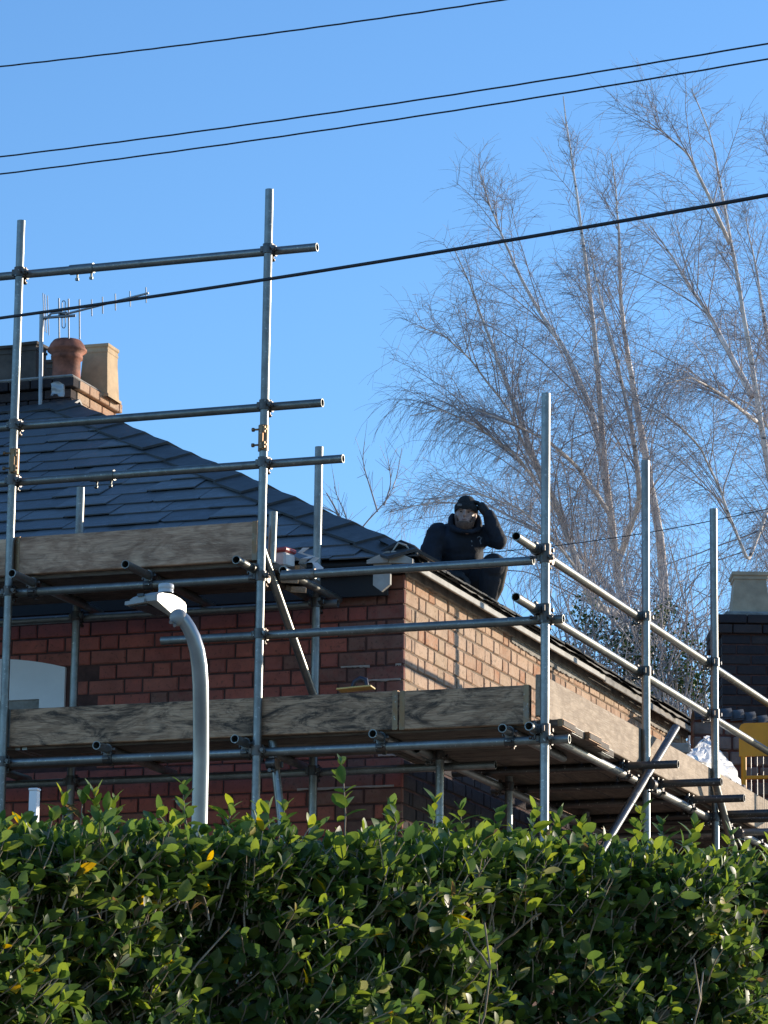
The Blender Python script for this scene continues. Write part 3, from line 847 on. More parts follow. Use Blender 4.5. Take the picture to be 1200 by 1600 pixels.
# rails and ledgers along the front: z, x0, x1
FRONT = [('guard_rail', 7.545, -11.2, -7.135), ('guard_rail', 6.625, -11.2, -7.085), ('guard_rail', 6.292, -11.2, -6.955), ('ledger', 5.636, -11.2, -7.475), ('guard_rail', 5.642, -7.295, -5.832),
         ('guard_rail', 5.308, -8.035, -5.66), ('ledger', 4.648, -11.2, -5.625)]
for nm, z, x0, x1 in FRONT:
    tube(nm, (x0, Yl, z), (x1, Yl, z))
    for x, y, zt, lean in STD:
        if y == YF and x0 - .05 < x < x1 + .2 and zt > z:
            coupler((x + lean * (z / zt * 2 - 1), YF, z), (0, 0, 1), (0, 1, 0), (1, 0, 0))
sleeve((on(128, 424, 1, Yl).x, Yl, 7.545), (1, 0, 0), RAD(90)); sleeve((on(160, 745, 1, Yl).x, Yl, 6.292), (1, 0, 0), RAD(70))
mb = MB(); mb.cyl((0, 0, -.1), (0, 0, .1), .029, n=18); o = mb.build('sleeve_coupler', M['steel'], scaf, Vector((-7.21, Yl, 5.642)) - SB, (0, RAD(90), 0))
sleeve((-7.42, YF, on(412, 685, 1, YF).z), (0, 0, 1), RAD(180), True); sleeve((-8.975, YF, on(20, 722, 1, YF).z), (0, 0, 1), RAD(190), True)
tube('ledger', (-11.2, YI + .0505, 5.632), (-7.27, YI + .0505, 5.632)); tube('ledger', (-11.2, YI + .0505, 4.648), (-6.3, YI + .0505, 4.648))
for x, y, zt in INN[:3]:
    for z in (5.632, 4.648): coupler((x, YI, z), (0, 0, 1), (0, 1, 0), (1, 0, 0))
# rails and ledgers along the side
SIDE = [('guard_rail', 5.690, 17.86, 27.5), ('guard_rail', 5.358, 17.86, 27.5), ('ledger', 4.699, 18.10, 27.5)]
for nm, z, y0, y1 in SIDE:
    tube(nm, (Xl, y0, z), (Xl, y1, z))
    for x, y, zt, lean in STD:
        if x == XS: coupler((XS, y, z), (0, 0, 1), (-1, 0, 0), (0, 1, 0))
tube('ledger', (XI - .0505, 18.7, 4.699), (XI - .0505, 27.5, 4.699))
for x, y, zt in INN[3:]: coupler((XI, y, 4.699), (0, 0, 1), (-1, 0, 0), (0, 1, 0))
# transoms of the front lifts, poking out towards the road
for x, y0 in ((-8.34, 18.10), (-7.50, 18.09), (-6.70, 18.12), (-5.96, 18.13), (-9.3, 18.1)):
    tube('transom', (x, y0, 4.699), (x + rng.uniform(-.01, .01), 19.22, 4.699))
    coupler((x, Yl, 4.648), (1, 0, 0), (0, 0, 1), (0, 1, 0))
for x, y0 in ((-8.845, 17.98), (-8.12, 17.93), (-7.475, 17.99), (-9.6, 18.0)):
    tube('transom', (x, y0, 5.687), (x, 19.2, 5.687))
    coupler((x, Yl, 5.636), (1, 0, 0), (0, 0, 1), (0, 1, 0))
tube('transom', (-7.33, 18.33, 5.687), (-7.33, 19.22, 5.687))
# transoms of the side lift
for y, x1 in ((19.93, -5.476), (20.67, -5.411), (21.37, -5.452), (22.05, -5.40), (22.3, -5.43), (23.1, -5.45), (23.9, -5.4), (24.7, -5.45), (25.5, -5.4)):
    tube('transom', (-6.86, y, 4.750), (x1, y, 4.750), 'steel_dark')
    coupler((Xl, y, 4.699), (0, 1, 0), (0, 0, 1), (1, 0, 0))
# braces
tube('brace', on(409, 858, 1, 18.24), on(491, 1090, 1, 18.93))
tube('brace', on(425, 1153, 1, 18.35), on(447, 1345, 1, 18.35))
coupler(on(430, 1195, 1, 18.33), (0, 0, 1), (0, -1, 0), (1, 0, 0))
tube('brace', on(1056, 1137, 0, XS + .052), on(915, 1370, 0, XS + .052), 'steel_dark')
tube('brace', on(1117, 1222, 0, XS + .052), on(1166, 1400, 0, XS + .052))
coupler(on(1005, 1226, 0, XS + .03), (0, 0, 1), (1, 0, 0), (0, 1, 0)); coupler(on(1143, 1302, 0, XS + .02), (0, 0, 1), (1, 0, 0), (0, 1, 0))
tube('brace', on(427, 800, 1, 18.36), on(424, 880, 1, 18.36))
tube('ledger', on(1195, 1300, 0, -5.55) + Vector((-1.4, 0, 0)), on(1195, 1300, 0, -5.55) + Vector((.1, 0, 0)))

# boards
def plank(name, p0, p1, width_dir, wdt, thick_dir, th, mat, bev=.004):
    """plank from p0 to p1; wdt along width_dir, th along thick_dir, both from the p0-p1 edge"""
    p0 = Vector(p0); p1 = Vector(p1); L = (p1 - p0).length
    x = (p1 - p0).normalized(); y = Vector(width_dir).normalized(); z = Vector(thick_dir).normalized()
    if x.cross(y).dot(z) < 0:
        p0 = p1; x = -x
    mb = MB(); mb.box((0, 0, 0), (L, wdt, th), bev=bev)
    o = mb.build(name, M[mat], scaf, p0 - SB)
    for e0 in (.004, L - .034):
        bb_ = MB(); bb_.box((e0, -.0015, -.0015), (e0 + .03, wdt + .0015, th + .0015)); bb_.build('end_band', M['rusty'] if rng.random() < .4 else M['steel'], o)
    o.rotation_mode = 'QUATERNION'; o.rotation_quaternion = Matrix((x, y, z)).transposed().to_quaternion()
    return o
BW, BT = .225, .038
for k in range(4):          # lower lift, front
    y = 18.292 + k * (BW + .006)
    if k < 3:
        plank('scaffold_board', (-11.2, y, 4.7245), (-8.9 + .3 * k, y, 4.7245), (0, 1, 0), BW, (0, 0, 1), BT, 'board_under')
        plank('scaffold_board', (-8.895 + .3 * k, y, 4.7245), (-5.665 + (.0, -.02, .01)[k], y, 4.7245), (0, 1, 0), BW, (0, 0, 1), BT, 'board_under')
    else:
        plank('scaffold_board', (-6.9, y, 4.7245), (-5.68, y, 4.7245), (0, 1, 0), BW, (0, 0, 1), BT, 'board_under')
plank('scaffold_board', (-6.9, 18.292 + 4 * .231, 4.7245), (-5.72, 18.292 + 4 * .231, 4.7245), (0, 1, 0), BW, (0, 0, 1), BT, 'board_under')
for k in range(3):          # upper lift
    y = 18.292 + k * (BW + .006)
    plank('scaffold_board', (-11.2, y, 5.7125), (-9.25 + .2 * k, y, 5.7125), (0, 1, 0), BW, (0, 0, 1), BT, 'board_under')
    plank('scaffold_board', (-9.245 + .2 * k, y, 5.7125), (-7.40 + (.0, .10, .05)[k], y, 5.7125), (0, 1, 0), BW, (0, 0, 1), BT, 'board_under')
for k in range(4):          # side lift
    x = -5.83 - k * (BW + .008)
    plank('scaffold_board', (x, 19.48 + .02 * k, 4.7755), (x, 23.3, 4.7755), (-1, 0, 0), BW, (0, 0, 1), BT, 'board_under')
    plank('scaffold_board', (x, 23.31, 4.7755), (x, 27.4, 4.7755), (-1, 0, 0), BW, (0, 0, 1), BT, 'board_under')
# toe boards, on edge inside the standards
plank('toe_board', (-11.2, 18.2475, 4.745), (-8.99, 18.2475, 4.745), (0, 0, 1), .218, (0, 1, 0), .04, 'board_dark')
plank('toe_board', (-8.985, 18.2475, 4.738), (-6.60, 18.2475, 4.738), (0, 0, 1), .215, (0, 1, 0), .04, 'board_dark')
plank('toe_board', (-6.596, 18.2475, 4.737), (-5.845, 18.2475, 4.736), (0, 0, 1), .214, (0, 1, 0), .04, 'board_dark')
plank('toe_board', (-11.2, 18.2475, 5.735), (-8.97, 18.2475, 5.735), (0, 0, 1), .218, (0, 1, 0), .04, 'board_grey')
plank('toe_board', (-8.965, 18.2475, 5.735), (-7.452, 18.2475, 5.738), (0, 0, 1), .222, (0, 1, 0), .04, 'board_grey')
plank('toe_board', (-5.776, 18.235, 4.768), (-5.776, 20.185, 4.785), (0, 0, 1), .225, (-1, 0, 0), .04, 'board_pale')
plank('toe_board', (-5.776, 20.195, 4.79), (-5.776, 21.98, 4.79), (0, 0, 1), .222, (-1, 0, 0), .04, 'board_pale')
plank('toe_board', (-5.776, 21.99, 4.785), (-5.776, 24.6, 4.785), (0, 0, 1), .225, (-1, 0, 0), .04, 'board_pale')
plank('toe_board', (-5.776, 24.61, 4.785), (-5.776, 27.4, 4.785), (0, 0, 1), .225, (-1, 0, 0), .04, 'board_pale')

# ------------------------------------------------------------------ street lamp
LD = 16.5
lp = lambda x, y, d=LD: dep(x, y, d)
foot = lp(313, 1280); base = Vector((foot.x, foot.y, 0))
lamp = thing('street_lamp', 'grey street lamp with hooked column and small flat white lantern in front of the scaffold', 'street lamp', base)
pl = [Vector((foot.x - .02, foot.y, 0)), lp(314, 1190) , lp(314, 1120), lp(313.5, 1070), lp(311.5, 1040), lp(308, 1016), lp(302, 996), lp(295, 981), lp(288, 970), lp(281, 963)]
pl[0] = Vector((pl[1].x, pl[1].y, 0))
mb = MB(); mb.sweep([p - base for p in pl], [.040] + [.0375] * 4 + [.036, .0345, .033, .032, .032], 24); mb.build('column', M['lamp_pole'], lamp)
lx = Vector((cz, sz, 0)); ly = Vector((-sz, cz, 0)); lz = Vector((0, 0, 1))
ppm = FOCAL / LD
lcor = lp(242, 938)                     # rear corner of the lantern that is nearest the road
TH = RAD(30)
la = -lx * math.cos(TH) + ly * math.sin(TH)      # lantern points left and away from the road
lb = lx * math.sin(TH) + ly * math.cos(TH)
LW, LL = .265, .17
LO = lcor - base
def LQ(s_, b_, y): return la * (s_ * .68) + lb * (b_ * LW) + lz * ((938 - y) / ppm)
def loft(secs, name, mat):
    """sections of equal point count along the lantern"""
    mb = MB(); n = len(secs[0][1]); vs = []
    for s_, pts in secs: vs += [LQ(s_, b_, y) for b_, y in pts]
    fs = [tuple(range(n)), tuple(reversed(range(n * (len(secs) - 1), n * len(secs))))]
    for j in range(len(secs) - 1):
        fs += [(j * n + k, j * n + (k + 1) % n, (j + 1) * n + (k + 1) % n, (j + 1) * n + k) for k in range(n)]
    mb.add(vs, fs)
    return mb.build(name, mat, lamp, LO)
def arch(top, side, bot, q=1.0):
    return [(.0, side), (.05, side - (side - top) * .45), (.2, top + (side - top) * .18), (.4, top), (.6, top), (.8, top + (side - top) * .18), (.95, side - (side - top) * .45), (1.0, side), (1.0, bot), (.5, bot), (0, bot)]
rear = lambda k: [(.0, 929), (.05, 925), (.2, 921), (.4, 919), (.6, 919.5), (.8, 922), (.95, 926), (1.0, 930), (1.0, 930 + 22 * k + 6 * (1 - k)), (.78, 938 + 22 * k), (.0, 938)]
loft([(-.010, [(.5 + (b_ - .5) * .93, 937 + (y - 937) * .93) for b_, y in rear(1)]), (0, rear(1)), (.035, rear(.8)), (.075, rear(.0))], 'lantern_body', M['lamp_grey'])
loft([(.0755, arch(919.5, 929, 936)), (.14, arch(921.5, 930, 935.5)), (.19, arch(925, 931.5, 935)), (.205, arch(930, 933, 934.5))], 'lantern_cover', M['lamp_grey'])
loft([(.0756, [(-.05, 934), (1.05, 934), (1.05, 940), (-.05, 940)]), (.23, [(-.05, 936.2), (1.05, 936.2), (1.05, 942), (-.05, 942)]), (.24, [(-.02, 937), (1.02, 937), (1.02, 941), (-.02, 941)])], 'lantern_tray', M['lamp_grey'])
loft([(.08, [(.06, 940.3), (.94, 940.3), (.94, 943), (.06, 943)]), (.22, [(.06, 942.1), (.94, 942.1), (.94, 944), (.06, 944)])], 'lens', M['lamp_lens'])
mb = MB(); mb.lathe([(.036, 0), (.036, .008), (.0345, .012), (.0345, .016), (.0365, .018), (.0365, .034), (.034, .040), (.022, .043), (.0, .043)], 20, tuple(LQ(.03, .36, 919.5) - LQ(.03, .36, 919.5).dot(lx) * lx + lx * ((257 - 242) / ppm))); mb.build('photocell', M['photocell'], lamp, LO)
mb = MB(); sc_ = lp(279, 965) - base
for k in range(9):
    pass
prof = [(.040 * math.sin(math.pi * k / 10) + .002, -.040 * math.cos(math.pi * k / 10)) for k in range(11)]
mb.lathe(prof, 20); mb.build('socket', M['lamp_grey'], lamp, sc_)
for bx_, by_ in ((267, 971), (273, 976)):
    q = lp(bx_, by_, LD - .03) - base
    mb = MB(); mb.cyl(q, q + Vector((.02, -.05, -.02)).normalized() * .03, .0075, n=8); mb.build('bolt', M['aluminium'], lamp)
for s_ in (.10, .125):
    mb = MB(); q = LQ(s_, -.01, 927.5); mb.box(q - Vector((.008, .008, .006)), q + Vector((.008, .008, .006))); mb.build('latch', M['lamp_lens'], lamp, LO)

# ------------------------------------------------------------------ overhead cables
def cable(pts, r, label, ext=2.5, wob=0.0, group='overhead cables'):
    """pts: (x, y, distance) of two ends; the line goes on beyond them and sags between"""
    a, b, sag = dep(*pts[0]), dep(*pts[1]), pts[2]
    d = b - a; vs = []; n = 240
    for i in range(n + 1):
        t = -ext + (1 + 2 * ext) * i / n
        p = a + d * t; p.z -= sag * 4 * t * (1 - t)
        p.z += wob * math.sin(i * 2.1)
        vs.append(p)
    c = vs[n // 2]
    mb = MB(); mb.sweep([p - c for p in vs], [r] * (n + 1), 8)
    tag(mb.build('overhead_cable', M['cable'], None, c), label, 'cable', group)
cable(((0, 104, 15), (785, 0, 13.6), .012), .0036, 'thin black overhead cable, the topmost one crossing the upper left sky', wob=.0006)
cable(((0, 245, 15), (1200, 68, 13), .02), .0036, 'thin black overhead cable, upper of the close pair across the sky', wob=.0006)
cable(((0, 272, 15.2), (1200, 92, 13.2), .02), .0036, 'thin black overhead cable, lower of the close pair across the sky', wob=.0006)
cable(((0, 497, 14.5), (1200, 305, 11.5), .016), .0068, 'thick black cable passing in front of the scaffold standards and birch trees')
cable(((800, 860, 34), (1200, 795, 32), .04), .0045, 'faint thin cable strung low between the birches and the scaffold')

# ------------------------------------------------------------------ neighbouring chimney, wall, barrier
ND = 27.0
nb0 = dep(1128, 1125, ND)
nx, nyv = lx, ly
nchim = thing('brick_chimney', 'sooty dark brick chimney with one tan clay pot at the right edge', 'chimney', Vector((nb0.x, nb0.y, 0)) + lx * .45, RZ)
NZ1 = dep(1128, 952, ND).z
mb = MB(); mb.box((-.44, .01, 0), (.44, .89, NZ1 - .01)); ncore = mb.build('stack_core', M['mortar_front'], nchim)
nk = 0
z = NZ1 - .078; k = 0
while z > 5.3:
    out = .03 if k in (0, 1) else .0
    x = -.45 - out - (.11 if k % 2 else 0)
    while x < .45 + out:
        x0_, x1_ = max(x, -.45 - out), min(x + .225, .45 + out)
        if x1_ - x0_ > .03:
            mb = MB(); mb.box((-(x1_ - x0_) / 2 + .005, 0, -.033), ((x1_ - x0_) / 2 - .005, .1, .033), bev=.005)
            mb.build('brick', M['brick_dark'], ncore, ((x0_ + x1_) / 2, -out, z + .039), (0, 0, 0))
        x += .225
    y = .105 - out
    while y < .8:
        for sx in (1, -1):
            mb = MB(); mb.box((-.1, .005, -.033), (0, .21, .033), bev=.005) if sx > 0 else mb.box((0, .005, -.033), (.1, .21, .033), bev=.005)
            mb.build('brick', M['brick_dark'], ncore, (sx * (.45 + out), y, z + .039))
        y += .215
    z -= .078; k += 1
mb = MB(); mb.box((-.42, .03, NZ1 - .012), (.42, .87, NZ1 + .03), bev=.012); mb.build('flaunching', M['soffit'], nchim)
pc = (dep(1180, 950, ND) - Vector((nb0.x, nb0.y, 0)) - lx * .45).dot(lx)
mb = MB(); kk = 1 / math.sqrt(2) * 2
mb.lathe([(.155 * kk, 0), (.155 * kk, .02), (.145 * kk, .03), (.122 * kk, .25), (.122 * kk, .275), (.130 * kk, .28), (.130 * kk, .30), (.142 * kk, .31), (.142 * kk, .335), (.1 * kk, .335), (.09 * kk, .15), (.001, .15)], 4)
mb.build('chimney_pot', simple('grey_buff_clay', (0.46, 0.35, 0.235), 0.85, var=.25, scale=7, bump=.2), nchim, (pc, .25, NZ1 + .02))

# low wall with a rounded slate coping, between the house and the dark chimney
wd = 25.6
wp = dep(1120, 1125, wd)
nw = thing('coped_wall', 'grey stone wall with rounded slate coping below the dark chimney', 'wall', Vector((wp.x, wp.y, 0)), RZ)
wzt = dep(1120, 1112, wd).z
mb = MB(); mb.box((-.16, .01, 0), (.62, .30, wzt - .05)); wc = mb.build('wall_core', M['mortar_front'], nw)
z = wzt - .06; k = 0
while z > 4.9:
    x = -.17 - (.1 if k % 2 else 0)
    while x < .62:
        L = rng.uniform(.14, .26); x0_, x1_ = max(x, -.17), min(x + L, .63)
        if x1_ - x0_ > .03:
            mb = MB(); mb.box((-(x1_ - x0_) / 2 + .006, 0, -.05), ((x1_ - x0_) / 2 - .006, .12, .045), bev=.01)
            mb.build('stone', M['stone'], wc, ((x0_ + x1_) / 2, rng.uniform(-.012, .006), z - .055))
        x += L
    z -= .108; k += 1
for i in range(7):           # coping slates bent over the end of the wall
    a = RAD(175 - i * 24); mb = MB(); pts = []
    x = -.16 + i * .085; zt = wzt + .03 * math.sin(RAD(30 * i)) - .012 * i
    for j in range(7):
        t = math.pi * j / 6
        pts.append((0, .15 - .18 * math.cos(t), .09 * math.sin(t) - .05))
    vs = [(dx, y, zz + (0 if dx == 0 else .012) ) for dx in (0, .1) for _, y, zz in pts] + [(dx, y, zz - .014 + (0 if dx == 0 else .012)) for dx in (0, .1) for _, y, zz in pts]
    fs = []
    for j in range(6):
        fs += [(j, j + 1, 7 + j + 1, 7 + j), (14 + j, 21 + j, 21 + j + 1, 14 + j + 1), (j, 14 + j, 14 + j + 1, j + 1), (7 + j, 7 + j + 1, 21 + j + 1, 21 + j)]
    mb.add(vs, fs, True); mb.build('coping_slate', M['hip'], nw, (x, 0, zt))

bd = 24.6
bp = dep(1158, 1250, bd)
bar = thing('safety_barrier', 'yellow steel safety barrier with a solid top panel and mesh bars', 'barrier', Vector((bp.x, bp.y, bp.z - .12)), RZ + RAD(-14))
bz = lambda y: dep(1158, y, bd).z - (bp.z - .12)
mb = MB(); n = 0
zt, zb = bz(1126), bz(1180)
pts = [(-.01, zb), (1.1, zb), (1.1, zt), (.03, zt), (.005, zt - .01), (-.01, zt - .04)]
vs = [(x, -.012, z) for x, z in pts] + [(x, .012, z) for x, z in pts]; n = 6
mb.add(vs, [tuple(range(n)), tuple(reversed(range(n, 2 * n)))] + [(k, n + k, n + (k + 1) % n, (k + 1) % n) for k in range(n)]); mb.build('panel', M['yellow'], bar)
for x in (.02, 1.08):
    mb = MB(); mb.cyl((x, 0, -.02), (x, 0, zb), .019, n=12); mb.build('post', M['yellow'], bar)
for z in (bz(1214), bz(1262)):
    mb = MB(); mb.box((.035, -.012, z - .012), (1.065, .012, z + .012), bev=.003); mb.build('rail', M['yellow'], bar)
for i in range(24):
    mb = MB(); mb.cyl((.07 + i * .042, .0, -.01), (.07 + i * .042, .0, zb), .0035, n=6); mb.build('bar', M['aluminium'], bar)

# ------------------------------------------------------------------ things left on the scaffold
# crumpled sheet over the side toe board
def crumple(name, mat, grid, label, cat, thick=.003, jit=.012, seed=2):
    r = random.Random(seed); ny = len(grid); nxg = len(grid[0]); K = 5; pts = []; NI = (ny - 1) * K + 1; NJ = (nxg - 1) * K + 1
    for i in range(NI):
        for j in range(NJ):
            a, b = min(i // K, ny - 2), min(j // K, nxg - 2); u, v = i / K - a, j / K - b
            p = (Vector(grid[a][b]) * (1 - u) * (1 - v) + Vector(grid[a + 1][b]) * u * (1 - v) + Vector(grid[a][b + 1]) * (1 - u) * v + Vector(grid[a + 1][b + 1]) * u * v)
            pts.append(p + Vector((r.uniform(-1, 1), r.uniform(-1, 1), r.uniform(-1, 1))) * jit)
    c = sum(pts, Vector()) / len(pts); n = len(pts)
    fs = [(i * NJ + j, i * NJ + j + 1, (i + 1) * NJ + j + 1, (i + 1) * NJ + j) for i in range(NI - 1) for j in range(NJ - 1)]
    mb = MB(); off = Vector((.001, .002, -thick))
    mb.add([p - c for p in pts] + [p - c + off for p in pts], fs + [tuple(n + q for q in reversed(f)) for f in fs])
    return tag(mb.build(name, mat, None, c), label, cat)
gp = lambda x, y, X=-5.86: tuple(on(x, y, 0, X))
crumple('plastic_sheet', M['sheet'], [
    [gp(1100, 1152, -6.0), gp(1106, 1150, -6.05), gp(1112, 1158, -6.0), gp(1116, 1166, -6.02)],
    [gp(1080, 1172, -5.95), gp(1100, 1170, -5.93), gp(1118, 1172, -5.92), gp(1134, 1186, -5.95)],
    [gp(1072, 1182, -5.84), gp(1096, 1190, -5.83), gp(1122, 1196, -5.83), gp(1150, 1198, -5.86)],
    [gp(1084, 1191, -5.82), gp(1104, 1204, -5.82), gp(1128, 1216, -5.82), gp(1158, 1224, -5.83)]],
    'crumpled white plastic sheet heaped behind the pale side toe board', 'plastic sheet')
for i, (x, y, s_) in enumerate(((1136, 1222, .03), (1148, 1228, .035), (1160, 1231, .03), (1168, 1236, .022))):
    c = on(x, y, 0, -5.84); mb = MB(); mb.box((-s_, -s_ * .7, -s_ * .6), (s_, s_ * .7, s_ * .6), bev=.006)
    tag(mb.build('rubble_piece', M['mortar_pale'] if i > 1 else M['stone'], None, c, (rng.uniform(-.3, .3), rng.uniform(-.3, .3), rng.uniform(0, 3))),
        ('dark rubble lump nearest the white plastic sheet on the side lift', 'second dark rubble lump beside the white plastic sheet', 'larger pale rubble lump near the yellow barrier on the toe board', 'small pale rubble lump, the one farthest right beyond the plastic sheet')[i], 'rubble', 'rubble on the side lift')
c = on(1062, 1172, 0, -5.95); mb = MB(); mb.box((-.06, -.10, -.03), (.06, .10, .035), bev=.006)
tag(mb.build('concrete_block', M['soffit'], None, c, (.05, .02, .3)), 'pale grey broken block on the side lift left of the plastic sheet', 'block')
# tub on the upper lift
c = on(441, 888, 1, 18.62); tb = thing('plastic_tub', 'small pale plastic tub with red lid at the end of the upper boards', 'tub', c, RAD(-12))
mb = MB(); mb.box((-.055, -.055, 0), (.055, .055, .085), bev=.012); mb.build('body', M['tub_clear'], tb)
mb = MB(); mb.box((-.060, -.060, .0855), (.060, .060, .112), bev=.008); mb.build('lid', M['tub_red'], tb)
# torn scraps
for i, (x, y) in enumerate(((463, 880), (478, 872), (488, 884))):
    c = on(x, y, 1, 18.7); r = random.Random(20 + i); mb = MB()
    g_ = [(r.uniform(-.05, .05), r.uniform(-.03, .03), -.03 + .02 * k + r.uniform(-.01, .01)) for k in range(5)]
    vs = []
    for k in range(5):
        vs += [Vector(g_[k]) + Vector((-.016 + r.uniform(-.006, .006), 0, 0)), Vector(g_[k]) + Vector((.016 + r.uniform(-.006, .006), .01, 0))]
    fs = [(2 * k, 2 * k + 1, 2 * k + 3, 2 * k + 2) for k in range(4)]
    n = len(vs); mb.add(vs + [v + Vector((0, .006, .001)) for v in vs], fs + [tuple(n + q for q in reversed(f)) for f in fs])
    tag(mb.build('torn_scrap', M['sheet'] if i else M['soffit'], None, c), ('grey torn scrap nearest the red-lidded tub on the upper boards', 'tall white torn scrap beside the inner scaffold standard', 'low white torn scrap just right of the inner scaffold standard')[i], 'scrap', 'scraps on the upper lift')
mb = MB(); c = on(447, 900, 1, 18.58); mb.box((-.16, -.05, -.012), (.16, .05, .012), bev=.003)
tag(mb.build('offcut_board', M['board_pale'], None, c, (0, RAD(22), RAD(-60))), 'short pale timber offcut lying at the end of the upper lift', 'timber')
mb = MB(); c = on(459, 918, 1, 18.72); mb.box((-.16, -.045, -.016), (.16, .045, .016), bev=.003)
tag(mb.build('offcut_board', M['board_pale'], None, c, (0, RAD(16), RAD(-58))), 'sunlit timber offcut sticking out below the guard rail by the tub', 'timber')
# float and tool on the lower lift
c = on(556, 1076, 1, 18.6); mb = MB(); mb.box((-.10, -.055, -.006), (.10, .055, .004), bev=.002)
fl = tag(mb.build('plastering_float', simple('pale_yellow_plastic', (0.55, 0.42, 0.14), .55), None, c, (0, RAD(-4), RAD(6))), 'yellow plastering float with dark handle on the lower front boards', 'float')
mb = MB(); mb.sweep([(-.02, 0, .01), (-.005, 0, .04), (.03, 0, .055), (.06, 0, .045), (.065, 0, .012)], [.012, .014, .015, .014, .012], 8); mb.build('handle', M['dark_plastic'], fl)
# grey capped post showing over the hedge
c = on(54, 1240, 1, 16.0); ps = thing('marker_post', 'short white square post just showing above the hedge on the left', 'post', (c.x, c.y, 0))
mb = MB(); mb.box((-.021, -.021, 0), (.021, .021, on(54, 1236, 1, 16.0).z), bev=.003); mb.build('shaft', M['white_paint'], ps)
mb = MB(); mb.box((-.024, -.024, on(54, 1236, 1, 16.0).z + .001), (.024, .024, on(54, 1236, 1, 16.0).z + .013), bev=.003); mb.build('cap', M['white_paint'], ps)

# ------------------------------------------------------------------ the man on the roof
def solid(mb, voxel, smooth=4):
    """fuse overlapping limbs into one continuous skin"""
    me = mb.mesh('tmp'); ob = bpy.data.objects.new('tmp', me); COL.objects.link(ob)
    rm_ = ob.modifiers.new('r', 'REMESH'); rm_.mode = 'VOXEL'; rm_.voxel_size = voxel; rm_.use_smooth_shade = True
    s_ = ob.modifiers.new('s', 'SMOOTH'); s_.factor = .5; s_.iterations = smooth
    dg = bpy.context.evaluated_depsgraph_get()
    out = bpy.data.meshes.new_from_object(ob.evaluated_get(dg))
    bpy.data.objects.remove(ob); bpy.data.meshes.remove(me)
    return out
def ell(mb, c, r, n=18, m_=12, rot=None):
    vs = []; fs = []
    for i in range(m_ + 1):
        a = math.pi * i / m_
        for k in range(n):
            b = 2 * math.pi * k / n
            v = Vector((r[0] * math.sin(a) * math.cos(b), r[1] * math.sin(a) * math.sin(b), r[2] * math.cos(a)))
            vs.append((rot @ v if rot else v) + Vector(c))
    for i in range(m_):
        for k in range(n):
            fs.append((i * n + k, (i + 1) * n + k, (i + 1) * n + (k + 1) % n, i * n + (k + 1) % n))
    mb.add(vs, fs, True)
def limb(mb, pts, rad, n=12):
    """tapered limb with rounded ends, subdivided along the way"""
    P = []; Q = []
    for i in range(len(pts) - 1):
        for t in (0, .25, .5, .75):
            P.append(Vector(pts[i]).lerp(Vector(pts[i + 1]), t)); Q.append(rad[i] + (rad[i + 1] - rad[i]) * t)
    P.append(Vector(pts[-1])); Q.append(rad[-1])
    mb.sweep(P, Q, n)
    for p, r_ in zip(pts, rad): ell(mb, p, (r_, r_, r_), 12, 8)
MD = 25.6
man0 = dep(718, 905, MD)
man = thing('person', 'person in dark hooded jacket and black beanie crouched on the roof, hand at head', 'person', man0, RZ)
HC = Vector((.033, -.27, .405))                  # middle of the head
tilt = Matrix.Rotation(RAD(4), 3, 'Y') @ Matrix.Rotation(RAD(-6), 3, 'Z')
def hd(x, y, z): return HC + tilt @ Vector((x, y, z))
SL, SR = Vector((-.165, -.17, .285)), Vector((.185, -.17, .29))
EL_, ER_ = Vector((-.215, -.22, .06)), Vector((.268, -.25, .235))
WL, WR = Vector((-.06, -.34, -.04)), Vector((.185, -.30, .415))
HPL, HPR = Vector((-.11, .10, .0)), Vector((.08, .10, -.03))
KL, KR = Vector((-.14, -.28, -.05)), Vector((.235, -.27, .045))
FL_, FR_ = Vector((-.12, -.12, -.10)), Vector((.185, -.12, -.24))
b = MB()
ell(b, HC + Vector((0, .012, .015)), (.068, .088, .108), rot=tilt)
ell(b, hd(0, -.035, -.055), (.052, .055, .058), rot=tilt)          # jaw
ell(b, hd(0, -.078, -.082), (.022, .020, .020), rot=tilt)          # chin
ell(b, hd(-.036, -.052, -.022), (.022, .024, .022), rot=tilt); ell(b, hd(.036, -.052, -.022), (.022, .024, .022), rot=tilt)   # cheeks
ell(b, hd(0, -.068, .032), (.05, .022, .013), rot=tilt)            # brow
limb(b, [hd(0, -.082, .018), hd(0, -.102, -.018)], [.008, .014], 10)   # nose
ell(b, hd(.0, -.084, -.052), (.024, .012, .009), rot=tilt)         # lips
for s_ in (-1, 1): ell(b, hd(s_ * .070, .01, .0), (.010, .018, .030), rot=tilt)
limb(b, [HC + Vector((0, .03, -.06)), HC + Vector((-.01, .07, -.16))], [.052, .06])
limb(b, [Vector((-.01, .10, .02)), Vector((-.005, -.02, .14)), Vector((.0, -.14, .25))], [.13, .135, .125])
for a_, e_, w_ in ((SL, EL_, WL), (SR, ER_, WR)): limb(b, [a_, e_, w_], [.045, .038, .027])
for h_, k_, f_ in ((HPL, KL, FL_), (HPR, KR, FR_)): limb(b, [h_, k_, f_], [.075, .055, .042])
body = link('body', solid(b, .0075, 3), M['skin'], man)
